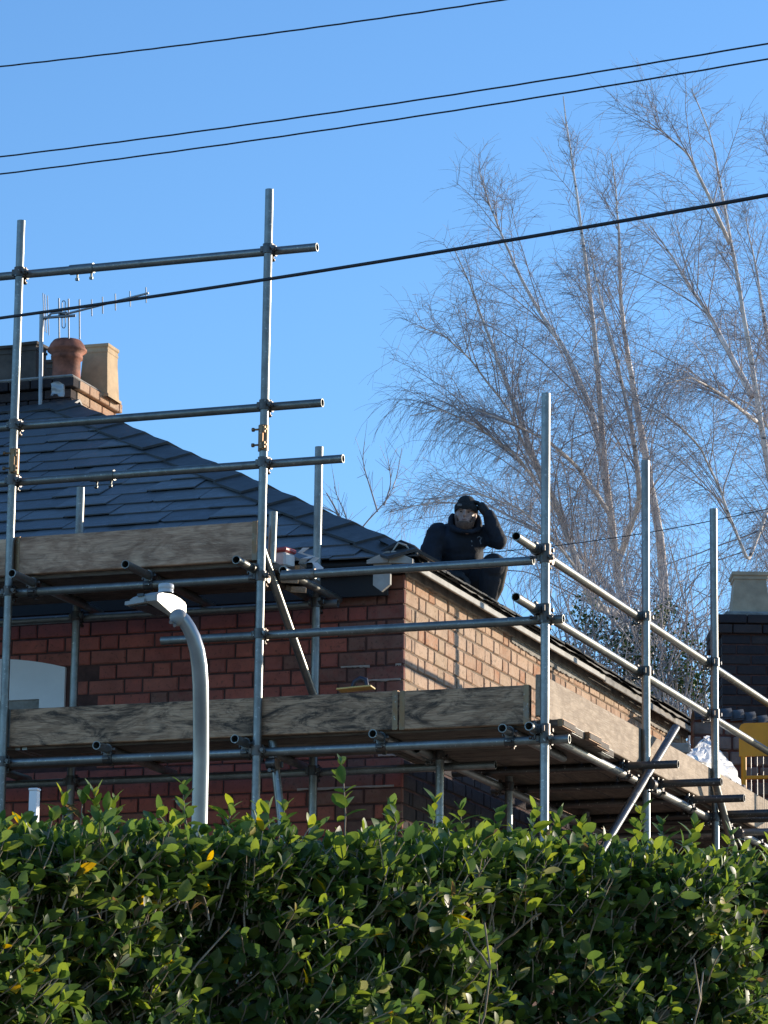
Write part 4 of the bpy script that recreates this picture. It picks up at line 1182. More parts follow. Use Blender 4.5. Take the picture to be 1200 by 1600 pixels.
# hands: palm, four fingers and a thumb each
def hand(w_, d, side, curl, name_):
    hb = MB(); d = Vector(d).normalized(); n_ = Vector(curl).normalized(); s_ = d.cross(n_).normalized() * side
    limb(hb, [w_ - d * .02, w_ + d * .03, w_ + d * .065], [.030, .036, .034])
    for q, (o_, L) in enumerate(((-.027, .062), (-.009, .072), (.009, .068), (.026, .054))):
        p0 = w_ + d * .075 + s_ * o_
        p1 = p0 + d * L * .45 + n_ * .008; p2 = p1 + d * L * .25 + n_ * .022; p3 = p2 + n_ * .026 + d * .002
        limb(hb, [p0, p1, p2, p3], [.0125, .0115, .0105, .0095], 8)
    t0 = w_ + d * .02 - s_ * .03; limb(hb, [t0, t0 + d * .03 - s_ * .018 + n_ * .012, t0 + d * .055 - s_ * .012 + n_ * .028], [.014, .012, .010], 8)
    return link(name_, solid(hb, .004, 2), M['glove'], man)
hand(WR, Vector((-.055, .01, .075)), 1, (-1, .1, -.25), 'glove'); hand(WL, Vector((.09, -.03, -.02)), -1, (0, .2, -1), 'glove')
# jacket
b = MB()
limb(b, [Vector((-.01, .13, .02)), Vector((-.01, .02, .12)), Vector((.003, -.12, .235))], [.175, .18, .165], 18)
ell(b, (.005, -.15, .245), (.20, .12, .10)); ell(b, (-.015, -.02, .08), (.215, .16, .14))
limb(b, [SL + Vector((.005, .0, .0)), SL.lerp(EL_, .5) + Vector((-.01, 0, 0)), EL_, WL + Vector((-.03, .03, 0))], [.088, .086, .074, .055]); limb(b, [SR, ER_, WR - Vector((-.012, 0, .012))], [.074, .066, .045])
limb(b, [Vector((-.07, -.12, .325)), Vector((-.14, -.13, .285))], [.06, .07]); limb(b, [Vector((.11, -.12, .31)), Vector((.15, -.15, .29))], [.065, .07])
# hood bunched round the neck
for k in range(13):
    a = math.pi * (-.02 + 1.04 * k / 12)
    ell(b, (HC.x - .004 + .098 * math.cos(a), HC.y + .03 + .075 * math.sin(a), HC.z - .06 + .02 * math.sin(a * 3)), (.024, .032, .062 + .02 * math.sin(a)), 12, 8)
limb(b, [HC + Vector((-.085, .0, -.09)), HC + Vector((-.03, -.065, -.128)), HC + Vector((.04, -.065, -.128)), HC + Vector((.088, .0, -.10))], [.026, .020, .020, .026])

jk = link('jacket', solid(b, .009, 7), M['jacket'], man)
tex = bpy.data.textures.new('folds', 'CLOUDS'); tex.noise_scale = .11
dm = jk.modifiers.new('folds', 'DISPLACE'); dm.texture = tex; dm.strength = .028; dm.mid_level = .5
# trousers
b = MB()
limb(b, [HPL + Vector((0, 0, 0)), KL, FL_], [.125, .090, .066]); limb(b, [HPR, KR, FR_], [.125, .092, .068])
ell(b, (-.01, .13, .0), (.19, .13, .13))
tr_ = link('trousers', solid(b, .009, 3), M['trousers'], man)
b = MB(); limb(b, [KR + Vector((.05, .0, .0)), KR.lerp(FR_, .5) + Vector((.05, -.0, 0)), KR.lerp(FR_, .85) + Vector((.03, 0, 0))], [.055, .05, .036]); link('knee_panel', solid(b, .009, 3), M['trouser_pad'], man)
for f_ in (FL_, FR_):
    b = MB(); limb(b, [f_ + Vector((0, .04, -.02)), f_ + Vector((.01, -.08, -.035)), f_ + Vector((.015, -.15, -.045))], [.052, .050, .040]); link('boot', solid(b, .009, 2), M['boot'], man)
# beanie: cap and turned-up rim
b = MB()
vs = []; fs = []; n = 28
for i in range(11):
    a = math.pi * .5 * i / 10
    rr = math.cos(a) ** .75; 
    for k in range(n):
        t = 2 * math.pi * k / n
        vs.append(HC + tilt @ Vector((.079 * rr * math.cos(t), .012 + .099 * rr * math.sin(t), .032 + .115 * math.sin(a) - (.012 if math.sin(t) > .3 else 0))))
fs = [(i * n + k, i * n + (k + 1) % n, (i + 1) * n + (k + 1) % n, (i + 1) * n + k) for i in range(10) for k in range(n)]
b.add(vs, fs, True)
bn = b.build('beanie', M['knit'], man)
sd_ = bn.modifiers.new('t', 'SOLIDIFY'); sd_.thickness = .008
b = MB(); n = 28; vs = []
for rr, z in ((1.0, .026), (1.07, .030), (1.09, .048), (1.07, .070), (1.0, .074)):
    for k in range(n):
        t = 2 * math.pi * k / n
        vs.append(HC + tilt @ Vector((.079 * rr * math.cos(t), .012 + .099 * rr * math.sin(t), z - (.014 if math.sin(t) > .2 else 0))))
b.add(vs, [(i * n + k, i * n + (k + 1) % n, (i + 1) * n + (k + 1) % n, (i + 1) * n + k) for i in range(4) for k in range(n)], True)
rim_ = b.build('rim', M['knit'], bn)
b = MB(); c = hd(-.040, -.090, .055); b.box(c - Vector((.016, .004, .009)), c + Vector((.016, .004, .009)), bev=.002); b.build('badge', M['grey_patch'], bn)
# beard, brows, eyes
b = MB(); n = 24; vs = []; keep = []
for i in range(13):
    a = math.pi * (.50 + .42 * i / 12)
    for k in range(n + 1):
        t = -math.pi * (.02 + .96 * k / n)
        vs.append(hd(.0675 * math.sin(a) ** .8 * math.cos(t), -.016 + .088 * math.sin(a) ** .7 * math.sin(t) - .006, -.016 + .104 * math.cos(a)))
fs = []
for i in range(12):
    for k in range(n):
        u_ = abs((k + .5) / n - .5) * 2; lo = i / 12
        if u_ > .70 - .5 * lo or lo > .28:
            fs.append((i * (n + 1) + k, i * (n + 1) + k + 1, (i + 1) * (n + 1) + k + 1, (i + 1) * (n + 1) + k))
b.add(vs, fs, True); bo = b.build('beard', M['beard'], man); sd_ = bo.modifiers.new('t', 'SOLIDIFY'); sd_.thickness = .006; sd_.offset = 1
for s_ in (-1, 1):
    b = MB(); ell(b, hd(s_ * .028, -.0735, .011), (.0085, .007, .0042), 12, 8); b.build('eye', M['eye'], man)
    b = MB(); limb(b, [hd(s_ * .015, -.088, .025), hd(s_ * .034, -.086, .030), hd(s_ * .048, -.074, .024)], [.0028, .0034, .0022], 6); b.build('eyebrow', M['beard'], man)
b = MB(); limb(b, [hd(-.018, -.1005, -.048), hd(0, -.104, -.050), hd(.018, -.1005, -.047)], [.0022, .003, .0022], 6); b.build('mouth', simple('lips', (.30, .15, .13), .5), man)
# small pale print on the chest
for q in (((.115, -.315, .235), (.13, -.318, .245), (.145, -.315, .235), (.135, -.318, .215), (.142, -.318, .19)), ((.075, -.325, .215), (.078, -.327, .20)), ((.078, -.328, .18), (.08, -.328, .172))):
    b = MB(); b.sweep([Vector(p) for p in q], [.0045] * len(q), 6); b.build('chest_print', M['grey_patch'], jk)

# ------------------------------------------------------------------ fast meshes for branches and leaves
def np_mesh(name, V_, F_, mat, parent=None, loc=None, smooth=True, tint=None):
    """V_ (n,3) float, F_ (m,k) int, k = 3 or 4"""
    me = bpy.data.meshes.new(name); k = F_.shape[1]
    me.vertices.add(len(V_)); me.vertices.foreach_set('co', np.ascontiguousarray(V_, dtype=np.float32).ravel())
    me.loops.add(F_.size); me.loops.foreach_set('vertex_index', np.ascontiguousarray(F_, dtype=np.int32).ravel())
    me.polygons.add(len(F_)); me.polygons.foreach_set('loop_start', np.arange(0, F_.size, k, dtype=np.int32))
    me.polygons.foreach_set('use_smooth', np.full(len(F_), smooth))
    me.update(calc_edges=True)
    if tint is not None:
        c = np.ones((len(V_), 4), np.float32); c[:, :3] = tint
        me.color_attributes.new('tint', 'FLOAT_COLOR', 'POINT').data.foreach_set('color', c.ravel())
    return link(name, me, mat, parent, loc)
class Twigs:
    def __init__(s): s.by = {}
    def add(s, pts, r0, r1):
        s.by.setdefault(len(pts), []).append((pts, r0, r1))
    def build(s, name, mat, parent, sides=3, loc=None):
        VV = []; FF = []; base_ = 0
        for n, lst in s.by.items():
            P = np.array([q[0] for q in lst]); B = len(lst)
            t = np.gradient(P, axis=1); t /= np.linalg.norm(t, axis=2, keepdims=True) + 1e-9
            ref = np.where(np.abs(t[..., 2:3]) > .9, np.array([1., 0, 0]), np.array([0, 0, 1.]))
            u = np.cross(t, ref); u /= np.linalg.norm(u, axis=2, keepdims=True) + 1e-9
            w = np.cross(t, u)
            f = np.linspace(0, 1, n)[None, :, None]
            r = np.array([q[1] for q in lst])[:, None, None] * (1 - f) + np.array([q[2] for q in lst])[:, None, None] * f
            rings = [P + (u * math.cos(2 * math.pi * k / sides) + w * math.sin(2 * math.pi * k / sides)) * r for k in range(sides)]
            V_ = np.stack(rings, axis=2)               # B, n, sides, 3
            idx = np.arange(B * n * sides).reshape(B, n, sides) + base_
            a = idx[:, :-1, :]; b_ = idx[:, 1:, :]
            q_ = np.stack([a, np.roll(a, -1, 2), np.roll(b_, -1, 2), b_], axis=-1).reshape(-1, 4)
            VV.append(V_.reshape(-1, 3)); FF.append(q_); base_ += B * n * sides
        return np_mesh(name, np.concatenate(VV), np.concatenate(FF), mat, parent, loc)
def spline(pts, n):
    pts = np.array(pts, float); d = np.r_[0, np.cumsum(np.linalg.norm(np.diff(pts, axis=0), axis=1))]; t = np.linspace(0, d[-1], n)
    # smooth by a small moving average after linear resampling
    q = np.stack([np.interp(t, d, pts[:, k]) for k in range(3)], 1)
    for _ in range(3): q[1:-1] = (q[:-2] + 2 * q[1:-1] + q[2:]) / 4
    return q

# ------------------------------------------------------------------ birch trees
LX = np.array(lx); LY = np.array(ly)
def birch(label, D, stems, seed, dens=1.0, twig_r=.0027):
    """stems: list of (points as (x, y, depth offset)), base radius, droop height limits"""
    g_ = np.random.default_rng(seed)
    first = np.array(dep(stems[0][0][0][0], stems[0][0][0][1], D)); base_ = Vector((first[0], first[1], 0))
    t = thing('birch_tree', label, 'tree', base_, 0, 'bare birch trees')
    B0 = np.array(base_); trunk = Twigs(); limbs = Twigs(); tw = Twigs()
    zmax = max(dep(p[0], p[1], D).z for s_ in stems for p in s_[0])
    for pts, r0, kind in stems:
        P = np.array([np.array(dep(x, y, D + o_)) for x, y, o_ in pts])
        if kind == 'main': P = np.vstack([[P[0][0], P[0][1], 0], P])
        Q = spline(P, 60) - B0
        Lq_ = np.linalg.norm(np.diff(Q, axis=0), axis=1).sum(); jt_ = np.cumsum(g_.normal(0, .0035 * min(1.5, Lq_ / 6), Q.shape), axis=0); jt_ -= np.linspace(0, 1, len(Q))[:, None] * jt_[-1]; Q[1:-1] += jt_[1:-1]
        trunk.add(Q, r0, .006)
        L = np.linalg.norm(np.diff(Q, axis=0), axis=1).sum()
        nb_ = int(L * 7.4 * dens)
        for _ in range(nb_):
            f = g_.uniform(.06 if kind != 'main' else .3, .985)
            i = f * (len(Q) - 1); j = int(i); p = Q[j] + (Q[min(j + 1, len(Q) - 1)] - Q[j]) * (i - j)
            if p[2] < 5.5: continue
            tang = Q[min(j + 1, len(Q) - 1)] - Q[j]; tang /= np.linalg.norm(tang)
            az = g_.uniform(0, 2 * math.pi); out = np.array([math.cos(az), math.sin(az), 0])
            hgt = p[2] / zmax
            lb = min(.20 + 2.7 * (1 - f) ** .8, .35 + L * .42) * g_.uniform(.45, 1.2)
            droop = np.clip((.97 - hgt) * 2.0, .06, .8)
            d = tang * g_.uniform(.9, 1.4) + out * g_.uniform(.45, .9) + np.array([0, 0, .32])
            d /= np.linalg.norm(d)
            n = max(4, int(lb / .13)); q = [p]; cur = p.copy()
            dd = d.copy()
            for k in range(n):
                s_ = k / n
                dd = dd + np.array([0, 0, -1.]) * droop * (.01 + .15 * s_ ** 1.8) + out * .02 + g_.normal(0, .05, 3)
                dd /= np.linalg.norm(dd); cur = cur + dd * lb / n; q.append(cur.copy())
            q = np.array(q); rb = min(.013, .004 + .003 * lb); limbs.add(q, rb, .0022)
            nt = int(lb * 11.5 * dens) + 3
            for _ in range(nt):
                f2 = g_.uniform(.15, 1.0); j2 = min(int(f2 * n), n - 1); p2 = q[j2] + (q[j2 + 1] - q[j2]) * g_.uniform(0, 1)
                bd_ = q[j2 + 1] - q[j2]; bd_ /= np.linalg.norm(bd_)
                rd_ = g_.normal(0, 1, 3); rd_ -= bd_ * rd_.dot(bd_); rd_ /= np.linalg.norm(rd_)
                d2 = bd_ * .6 + rd_ * .75 + np.array([0, 0, .15 * (1 - droop)])
                lt = g_.uniform(.22, .75) * (1 + .5 * droop) * min(1, .4 + lb * .5); m_ = 6; c2 = p2.copy(); q2 = [p2]
                for k in range(m_):
                    d2 = d2 + np.array([0, 0, -1.]) * droop * .36 + g_.normal(0, .10, 3); d2 /= np.linalg.norm(d2)
                    c2 = c2 + d2 * lt / m_; q2.append(c2.copy())
                tw.add(np.array(q2), twig_r, twig_r * .55)
                for _ in range(2):
                    k = g_.integers(1, 5); p3 = q2[k]; d3 = (q2[k + 1] - q2[k]); d3 /= np.linalg.norm(d3)
                    d3 = d3 * .8 + g_.normal(0, .42, 3); l3 = g_.uniform(.12, .42) * min(1, .4 + lb * .5); c3 = p3.copy(); q3 = [p3]
                    for _k in range(4):
                        d3 = d3 + np.array([0, 0, -1.]) * droop * .28 + g_.normal(0, .08, 3); d3 /= np.linalg.norm(d3)
                        c3 = c3 + d3 * l3 / 4; q3.append(c3.copy())
                    tw.add(np.array(q3), twig_r * .8, twig_r * .45)
    trunk.build('trunk', M['birch'], t, 8)
    cr = limbs.build('crown', M['twig'], t, 4)
    o = tw.build('twigs', M['twig'], cr, 3); o['kind'] = 'stuff'
    return t
birch('multi-stemmed bare birch with drooping twigs, the left one behind the man', 48, [
    ([(1000, 1150, 0), (985, 1020, 0), (963, 860, 0), (944, 716, 0), (933, 583, 0), (923, 487, 0), (912, 401, 0), (901, 316, 0), (888, 220, 0), (880, 150, 0)], .15, 'main'),
    ([(975, 960, 0), (925, 950, -.6), (893, 860, -1), (867, 787, -1.2), (837, 727, -1.4), (789, 593, -1.6), (773, 550, -1.6), (736, 444, -1.6), (709, 385, -1.6)], .062, 's'),
    ([(948, 760, 0), (925, 640, .4), (880, 540, .8), (848, 497, 1), (810, 428, 1.1), (784, 369, 1.2), (765, 321, 1.2), (749, 268, 1.2)], .05, 's'),
    ([(992, 1060, 0), (1040, 960, .8), (1030, 843, 1.1), (1010, 735, 1.2), (987, 593, 1.2), (971, 487, 1), (968, 380, 1), (963, 300, 1), (955, 240, 1)], .085, 's'),
    ([(965, 880, 0), (1000, 780, -.8), (985, 660, -1.2), (960, 560, -1.3), (935, 460, -1.3), (920, 380, -1.3)], .05, 's'),
    ([(950, 800, 0), (905, 730, -1), (860, 690, -2), (800, 660, -2.6), (745, 640, -3)], .035, 's'),
    ([(975, 950, 0), (920, 880, 1), (840, 830, 1.6), (760, 790, 2.2), (680, 785, 2.6), (610, 800, 3)], .032, 's'),
    ([(845, 750, -1.3), (795, 640, -2), (735, 560, -2.6), (690, 520, -3.0), (650, 510, -3.2)], .02, 's'),
    ([(870, 800, -1.3), (810, 715, -2), (745, 665, -2.6), (690, 640, -3.0), (640, 650, -3.2)], .02, 's'),
    ([(980, 1000, 0), (930, 930, -1), (880, 860, -2), (820, 800, -2.8), (740, 770, -3.2), (660, 790, -3.4)], .03, 's')], 5, .86)
birch('tall bare birch with pale trunk in the upper right, left of the frame edge', 46, [
    ([(1225, 900, 0), (1195, 716, 0), (1179, 615, 0), (1163, 519, 0), (1149, 423, 0), (1136, 359, 0), (1125, 295, 0), (1112, 220, 0), (1097, 175, 0), (1080, 138, 0)], .13, 'main'),
    ([(1176, 620, 0), (1140, 550, .5), (1115, 503, .8), (1083, 455, 1), (1051, 401, 1.2), (1016, 352, 1.2)], .045, 's'),
    ([(1205, 780, 0), (1167, 877, -1), (1117, 747, -1.4), (1090, 693, -1.6), (1050, 655, -1.8), (1005, 635, -2)], .028, 's'),
    ([(1140, 380, 0), (1105, 300, -.5), (1075, 240, -.7), (1040, 210, -.8), (1012, 190, -.9)], .03, 's'),
    ([(1185, 660, 0), (1130, 620, -1.6), (1080, 590, -2.4), (1040, 600, -2.8)], .03, 's')], 8, .95)
birch('bare birch standing partly outside the right edge of the picture', 49, [
    ([(1262, 900, 0), (1245, 700, 0), (1232, 560, 0), (1222, 430, 0), (1212, 330, 0), (1205, 250, 0), (1200, 190, 0)], .12, 'main'),
    ([(1240, 640, 0), (1205, 560, .6), (1190, 480, .8), (1178, 400, 1), (1165, 340, 1)], .045, 's'),
    ([(1250, 760, 0), (1210, 690, -.8), (1185, 640, -1.3), (1150, 620, -1.6)], .035, 's')], 13, .85)
# slender sapling showing over the hip
def sapling():
    g_ = np.random.default_rng(3); t = thing('bare_sapling', 'few thin bare twigs of a sapling showing above the slate hip', 'tree', Vector((dep(545, 840, 36).x, dep(545, 840, 36).y, 0)), 0)
    B0 = np.array(t.location); tr = Twigs(); tw = Twigs()
    for px in ([(545, 1000), (545, 840), (530, 800), (510, 770)], [(545, 840), (540, 800), (528, 780), (522, 760)], [(545, 830), (525, 800), (497, 790)], [(548, 850), (575, 810), (600, 790), (618, 760), (628, 700)], [(590, 800), (578, 760), (565, 720), (570, 690)], [(600, 790), (612, 755), (606, 715)]):
        Q = spline([np.array(dep(x, y, 36)) for x, y in px], 12) - B0
        if px[0][1] == 1000: Q[0][2] = 0; tr.add(Q, .03, .006)
        else: tr.add(Q, .009, .003)
        for _ in range(12):
            k = g_.integers(3, 11); d = Q[k] - Q[k - 1]; d /= np.linalg.norm(d); d = d + g_.normal(0, .5, 3); d /= np.linalg.norm(d)
            tw.add(np.array([Q[k] + d * s_ * g_.uniform(.08, .3) for s_ in np.linspace(0, 1, 4)]), .003, .0015)
    tr.build('trunk', M['twig'], t, 6); tw.build('twigs', M['twig'], t, 3)['kind'] = 'stuff'
sapling()

# ------------------------------------------------------------------ leaves
LEAF = np.array([(0, 0, 0), (-.15, .14, .03), (0, .14, 0), (.15, .14, .03), (-.255, .38, .055), (0, .38, 0), (.255, .38, .055), (-.265, .62, .05), (0, .62, 0), (.265, .62, .05), (-.165, .84, .03), (0, .84, 0), (.165, .84, .03), (0, 1.0, 0)])
LF = np.array([(0, 2, 1), (0, 3, 2), (1, 2, 5), (1, 5, 4), (2, 3, 6), (2, 6, 5), (4, 5, 8), (4, 8, 7), (5, 6, 9), (5, 9, 8), (7, 8, 11), (7, 11, 10), (8, 9, 12), (8, 12, 11), (10, 11, 13), (11, 12, 13)])
NLV = len(LEAF)
def leaf_frames(d, nrm):
    d = d / (np.linalg.norm(d, axis=1, keepdims=True) + 1e-9)
    s_ = np.cross(d, nrm); s_ /= np.linalg.norm(s_, axis=1, keepdims=True) + 1e-9
    n_ = np.cross(s_, d)
    return s_, d, n_
def leaf_verts(pos, d, nrm, size, width, curl):
    s_, d, n_ = leaf_frames(d, nrm); N_ = len(pos)
    T = np.repeat(LEAF[None], N_, 0)
    x = T[..., 0] * width[:, None]; y = T[..., 1]; z = T[..., 2] - curl[:, None] * T[..., 1] ** 2
    return pos[:, None, :] + (s_[:, None] * x[..., None] + d[:, None] * y[..., None] + n_[:, None] * z[..., None]) * size[:, None, None]

# ------------------------------------------------------------------ evergreen thicket behind the side roof
def thicket():
    g_ = np.random.default_rng(21); D = 39.0
    c0 = dep(1040, 1120, D); t = thing('ivy_thicket', 'dark evergreen and twiggy thicket behind the side roof, below the birches', 'shrub', Vector((c0.x, c0.y, 0)))
    B0 = np.array(t.location); pos = []; st = Twigs()
    ppm_ = FOCAL / D
    blobs = [(1040, 1070, 60, 34), (1000, 1040, 36, 30), (1075, 1060, 34, 26), (965, 1010, 36, 34), (925, 985, 30, 26), (905, 945, 12, 10), (1060, 1020, 36, 22), (1010, 985, 30, 22), (1095, 1090, 28, 24), (1040, 960, 20, 16)]
    for x, y, rx, ry in blobs:
        n = int(rx * ry * .55)
        a = g_.normal(0, .5, (n, 3))
        c = np.array(dep(x, y, D)); pos.append(c + LX * (a[:, :1] * rx / ppm_) + LY * a[:, 1:2] * .8 + np.array([0, 0, 1.]) * a[:, 2:3] * ry / ppm_)
        for _ in range(14):
            q0 = c + LX * g_.uniform(-1, 1) * rx / ppm_ + np.array([0, 0, -1.2]) + LY * g_.uniform(-.6, .6); dd = np.array([g_.normal(0, .2), g_.normal(0, .2), 1.]); Q = [q0]
            for k in range(9):
                dd = dd + g_.normal(0, .18, 3); dd[2] = abs(dd[2]); dd /= np.linalg.norm(dd); Q.append(Q[-1] + dd * g_.uniform(.18, .32))
            st.add(np.array(Q) - B0, .011, .003)
            for k in (2, 4, 6, 7):
                dd2 = g_.normal(0, .6, 3) + np.array([0, 0, .5]); q2 = [Q[k] + dd2 * s_ * .5 for s_ in np.linspace(0, 1, 4)]; st.add(np.array(q2) - B0, .006, .002)
    P = np.concatenate(pos) - B0; n = len(P)
    d = g_.normal(0, 1, (n, 3)); nr = g_.normal(0, .7, (n, 3)) + np.array([.3, -.3, .8])
    V_ = leaf_verts(P, d, nr, g_.uniform(.022, .042, n), g_.uniform(1.1, 1.9, n), g_.uniform(0, .3, n)).reshape(-1, 3)
    F_ = (LF[None] + NLV * np.arange(n)[:, None, None]).reshape(-1, 3)
    pal = np.array([(.022, .05, .016), (.035, .075, .02), (.018, .038, .014), (.06, .10, .03)]); tint = np.repeat(pal[g_.integers(0, 4, n)], NLV, 0)
    np_mesh('foliage', V_, F_, M['ivy_leaf'], t, None, False, tint)['kind'] = 'stuff'
    st.build('stems', M['twig'], t, 4)['kind'] = 'stuff'
thicket()

# ------------------------------------------------------------------ hedge
def hedge():
    g_ = np.random.default_rng(33); D = 10.0; HR = 45.0
    c0 = dep(600, 1285, D); HZ = c0.z
    t = thing('hedge', 'tall glossy green evergreen hedge with a few yellow leaves across the foreground', 'hedge', Vector((c0.x, c0.y, 0)), RZ + RAD(HR))
    sn, cs = math.sin(RAD(HR)), math.cos(RAD(HR))
    def topz(x):
        dd_ = D + x * sn; px = 600 + FOCAL * x * cs / dd_
        return dep(px, np.interp(px, [-200, 0, 200, 400, 600, 800, 1000, 1200, 1400], [1268, 1268, 1278, 1295, 1293, 1300, 1315, 1345, 1365]), dd_).z
    W2 = 1.95
    pos = []; dr = []; nr = []; sz_ = []; yl = []; stems = Twigs(); pale = []
    def shoot(root, d, L, nl, big=1.0, fresh=0.0, f0=.12):
        d = d / np.linalg.norm(d); Q = [root]; dd = d.copy(); seg = 6
        for k in range(seg):
            dd = dd + g_.normal(0, .07, 3); dd /= np.linalg.norm(dd); Q.append(Q[-1] + dd * L / seg)
        Q = np.array(Q); stems.add(Q, .0030, .0014)
        u = np.cross(dd, [0.3, .2, 1.]); u /= np.linalg.norm(u) + 1e-9; w_ = np.cross(dd, u)
        for k in range(nl):
            f = f0 + (1 - f0) * (k // 2 + .5) / (nl / 2) if k < nl - 3 else 1.0
            i = min(f, 1) * seg; j = min(int(i), seg - 1); p = Q[j] + (Q[j + 1] - Q[j]) * (i - j)
            a = (k // 2) * 1.57 + (k % 2) * math.pi + g_.normal(0, .35)
            side = u * math.cos(a) + w_ * math.sin(a)
            open_ = g_.uniform(.6, 1.25) if k < nl - 3 else g_.uniform(.25, .6)
            ld = dd * math.cos(open_) + side * math.sin(open_) + g_.normal(0, .12, 3)
            pos.append(p); dr.append(ld); nr.append(dd * .8 - side * .5 + g_.normal(0, .25, 3))
            sz_.append(g_.uniform(.032, .072) * big * (1.0 if k < nl - 3 else .8)); yl.append(fresh + (.25 if k >= nl - 3 else 0))
    # crown of the hedge
    for _ in range(1500):
        x = g_.uniform(-W2, W2); y = g_.uniform(-.30, .22); z = topz(x) + g_.normal(0, .030) - .130
        L = g_.uniform(.12, .22)
        shoot(np.array([x, y, z - L * .75]), np.array([g_.normal(0, .25), g_.normal(-.08, .25), 1.]), L, int(g_.integers(9, 15)), 1.0, .3)
    # face towards the road
    for _ in range(5000):
        x = g_.uniform(-W2, W2); z = topz(x) - .09 - .8 * g_.uniform(0, 1); y = -.30 + abs(g_.normal(0, .16)) + .06 * math.sin(x * 5) + .06 * math.sin(x * 11 + z * 7)
        L = g_.uniform(.10, .20)
        shoot(np.array([x, y + .06, z - L * .5]), np.array([g_.normal(0, .45), -g_.uniform(.1, .9), g_.uniform(.3, 1.)]), L, int(g_.integers(6, 12)), 1.0, 0.)
    # lower part down to the ground
    for _ in range(1100):
        x = g_.uniform(-W2, W2); z = g_.uniform(.25, HZ - .85); y = -.30 + abs(g_.normal(0, .16)) + .06 * math.sin(x * 5)
        shoot(np.array([x, y, z]), np.array([g_.normal(0, .45), -g_.uniform(.1, .9), g_.uniform(.3, 1.)]), .2, 9, 1.5, 0.)
    # back and ends
    for _ in range(120):
        x = g_.uniform(-W2, W2); z = topz(x) - .12 - .8 * g_.uniform(0, 1); L = g_.uniform(.12, .22)
        shoot(np.array([x, .18, z]), np.array([g_.normal(0, .4), g_.uniform(.2, .9), g_.uniform(.4, 1.)]), L, 10)
    # sprigs standing clear of the top
    sx = lambda px: (px - 600) / FOCAL * D / math.cos(RAD(HR)) / (1 - (px - 600) / FOCAL * math.tan(RAD(HR)))
    for px, py in ((478, 1188), (228, 1224), (606, 1250), (90, 1240), (290, 1255), (380, 1262), (660, 1262), (765, 1262), (810, 1272), (985, 1285), (1020, 1290), (112, 1250), (335, 1258), (722, 1268), (925, 1265), (1075, 1300), (1140, 1318), (30, 1245), (170, 1262), (845, 1285), (550, 1262)):
        zt = dep(px, py, D + sx(px) * math.sin(RAD(HR))).z; z0 = topz(sx(px)) - .12; L = max(.12, zt - z0 - .02)
        shoot(np.array([sx(px), -.15, z0]), np.array([.04, 0, 1.]), L, 14, .95, .6, .45)
    P = np.array(pos); d = np.array(dr); nn = np.array(nr); n = len(P); sz = np.array(sz_); fr = np.array(yl)
    pal = np.array([(.046, .092, .030), (.074, .130, .036), (.110, .172, .042), (.165, .23, .046), (.24, .29, .05), (.52, .38, .04), (.22, .235, .11), (.16, .11, .05)])
    r_ = g_.uniform(0, 1, n) + fr * .35
    ci = np.digitize(r_, [.24, .52, .80, 1.1]); q = g_.uniform(0, 1, n)
    low = P[:, 2] < HZ - .12
    ci = np.where(low & (q < .012), 5, ci); ci = np.where(low & (q > .022) & (q < .06), 6, ci); ci = np.where(q > .992, 7, ci)
    wid = g_.uniform(.72, 1.12, n); cu = g_.uniform(.0, .38, n)
    V_ = leaf_verts(P, d, nn, sz, wid, cu)
    # the leaves that show largest are single parts, the rest one joined part
    inview = (P[:, 0] > -1.3) & (P[:, 0] < 1.75) & (P[:, 2] > HZ - .62)
    s_, dd, n_ = leaf_frames(d, nn)
    score = np.where(inview, -P[:, 1] * 1.6 + np.abs(n_[:, 1]) * .25 + sz * 6, -9)
    order = np.argsort(-score); one = order[:300]; rest_ = order[300:]
    LM = {}
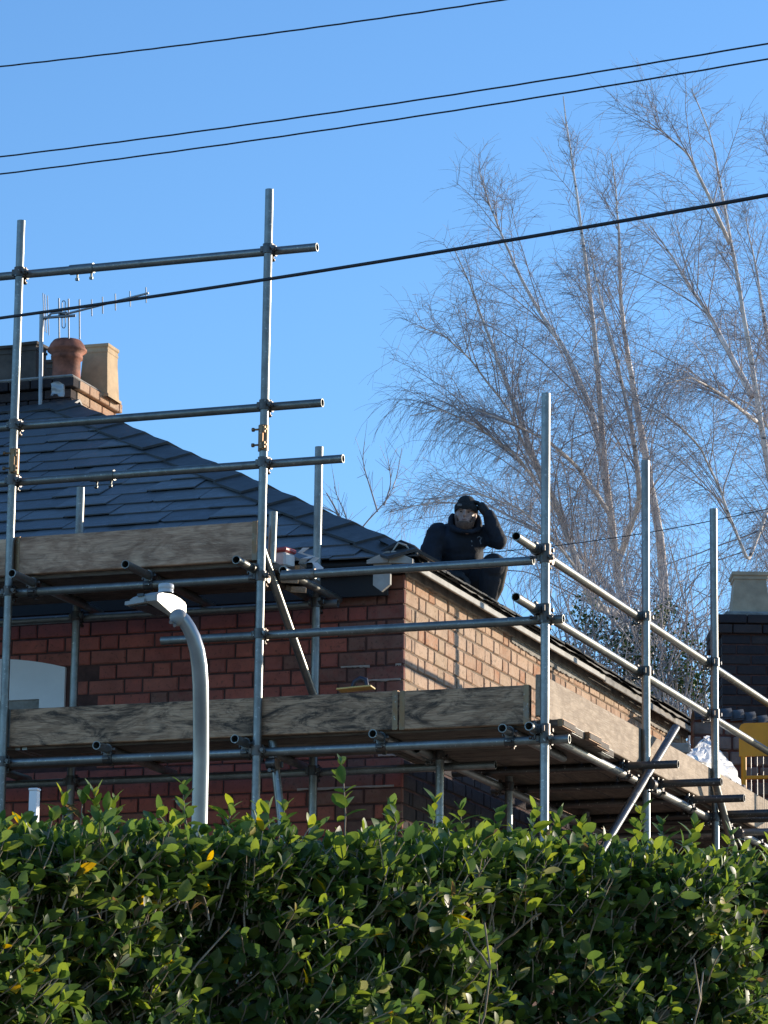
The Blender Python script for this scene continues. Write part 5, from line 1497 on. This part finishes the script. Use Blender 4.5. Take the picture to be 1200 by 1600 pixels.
    for i in one:
        key = (int(ci[i]), int(i) % 3)
        if key not in LM:
            T = LEAF.copy(); T[:, 0] *= (.95, 1.12, 1.3)[key[1]]; T[:, 2] -= (.05, .2, .34)[key[1]] * T[:, 1] ** 2
            me = bpy.data.meshes.new('leaf'); me.from_pydata([tuple(p) for p in T], [], [tuple(f) for f in LF])
            c = np.ones((NLV, 4), np.float32); c[:, :3] = pal[key[0]]
            me.color_attributes.new('tint', 'FLOAT_COLOR', 'POINT').data.foreach_set('color', c.ravel())
            me.polygons.foreach_set('use_smooth', [True] * len(LF)); me.materials.append(M['hedge_leaf']); LM[key] = me
        o = link('leaf', LM[key], None, t, Vector(P[i]))
        o.rotation_mode = 'QUATERNION'; o.rotation_quaternion = Matrix((s_[i], dd[i], n_[i])).transposed().to_quaternion(); o.scale = (sz[i],) * 3
    V2_ = V_[rest_].reshape(-1, 3); F2 = (LF[None] + NLV * np.arange(len(rest_))[:, None, None]).reshape(-1, 3)
    np_mesh('foliage', V2_, F2, M['hedge_leaf'], t, None, True, np.repeat(pal[ci[rest_]], NLV, 0))['kind'] = 'stuff'
    stems.build('shoots', M['shrub_stem'], t, 5)['kind'] = 'stuff'
    # woody stems
    wd_ = Twigs()
    for _ in range(70):
        x = g_.uniform(-W2, W2); y = g_.uniform(-.05, .2); Q = [np.array([x, y, 1.2])]; dd_ = np.array([g_.normal(0, .15), g_.normal(0, .1), 1.])
        for k in range(13):
            dd_ = dd_ + g_.normal(0, .22, 3); dd_[1] *= .8; dd_[2] = max(dd_[2], .6); dd_ /= np.linalg.norm(dd_); Q.append(Q[-1] + dd_ * .125)
        Q = np.array(Q); Q = Q[Q[:, 2] < topz(x) - .2]; wd_.add(Q, g_.uniform(.004, .008), .0025)
        for k in range(3, len(Q) - 1, 3):
            d2 = np.array([g_.normal(0, .5), g_.normal(-.2, .4), .8]); wd_.add(np.array([Q[k] + d2 * s_q * .12 + g_.normal(0, .006, 3) * s_q for s_q in np.linspace(0, 1, 6)]), .0035, .002)
    for _ in range(14):
        x = g_.uniform(-W2, W2); wd_.add(spline([np.array([x, g_.uniform(-.1, .1), 0]), np.array([x + .05, 0, .8]), np.array([x + g_.normal(0, .08), 0, 1.6])], 8), .02, .012)
    wd_.build('stems', M['shrub_stem'], t, 6)['kind'] = 'stuff'
hedge()
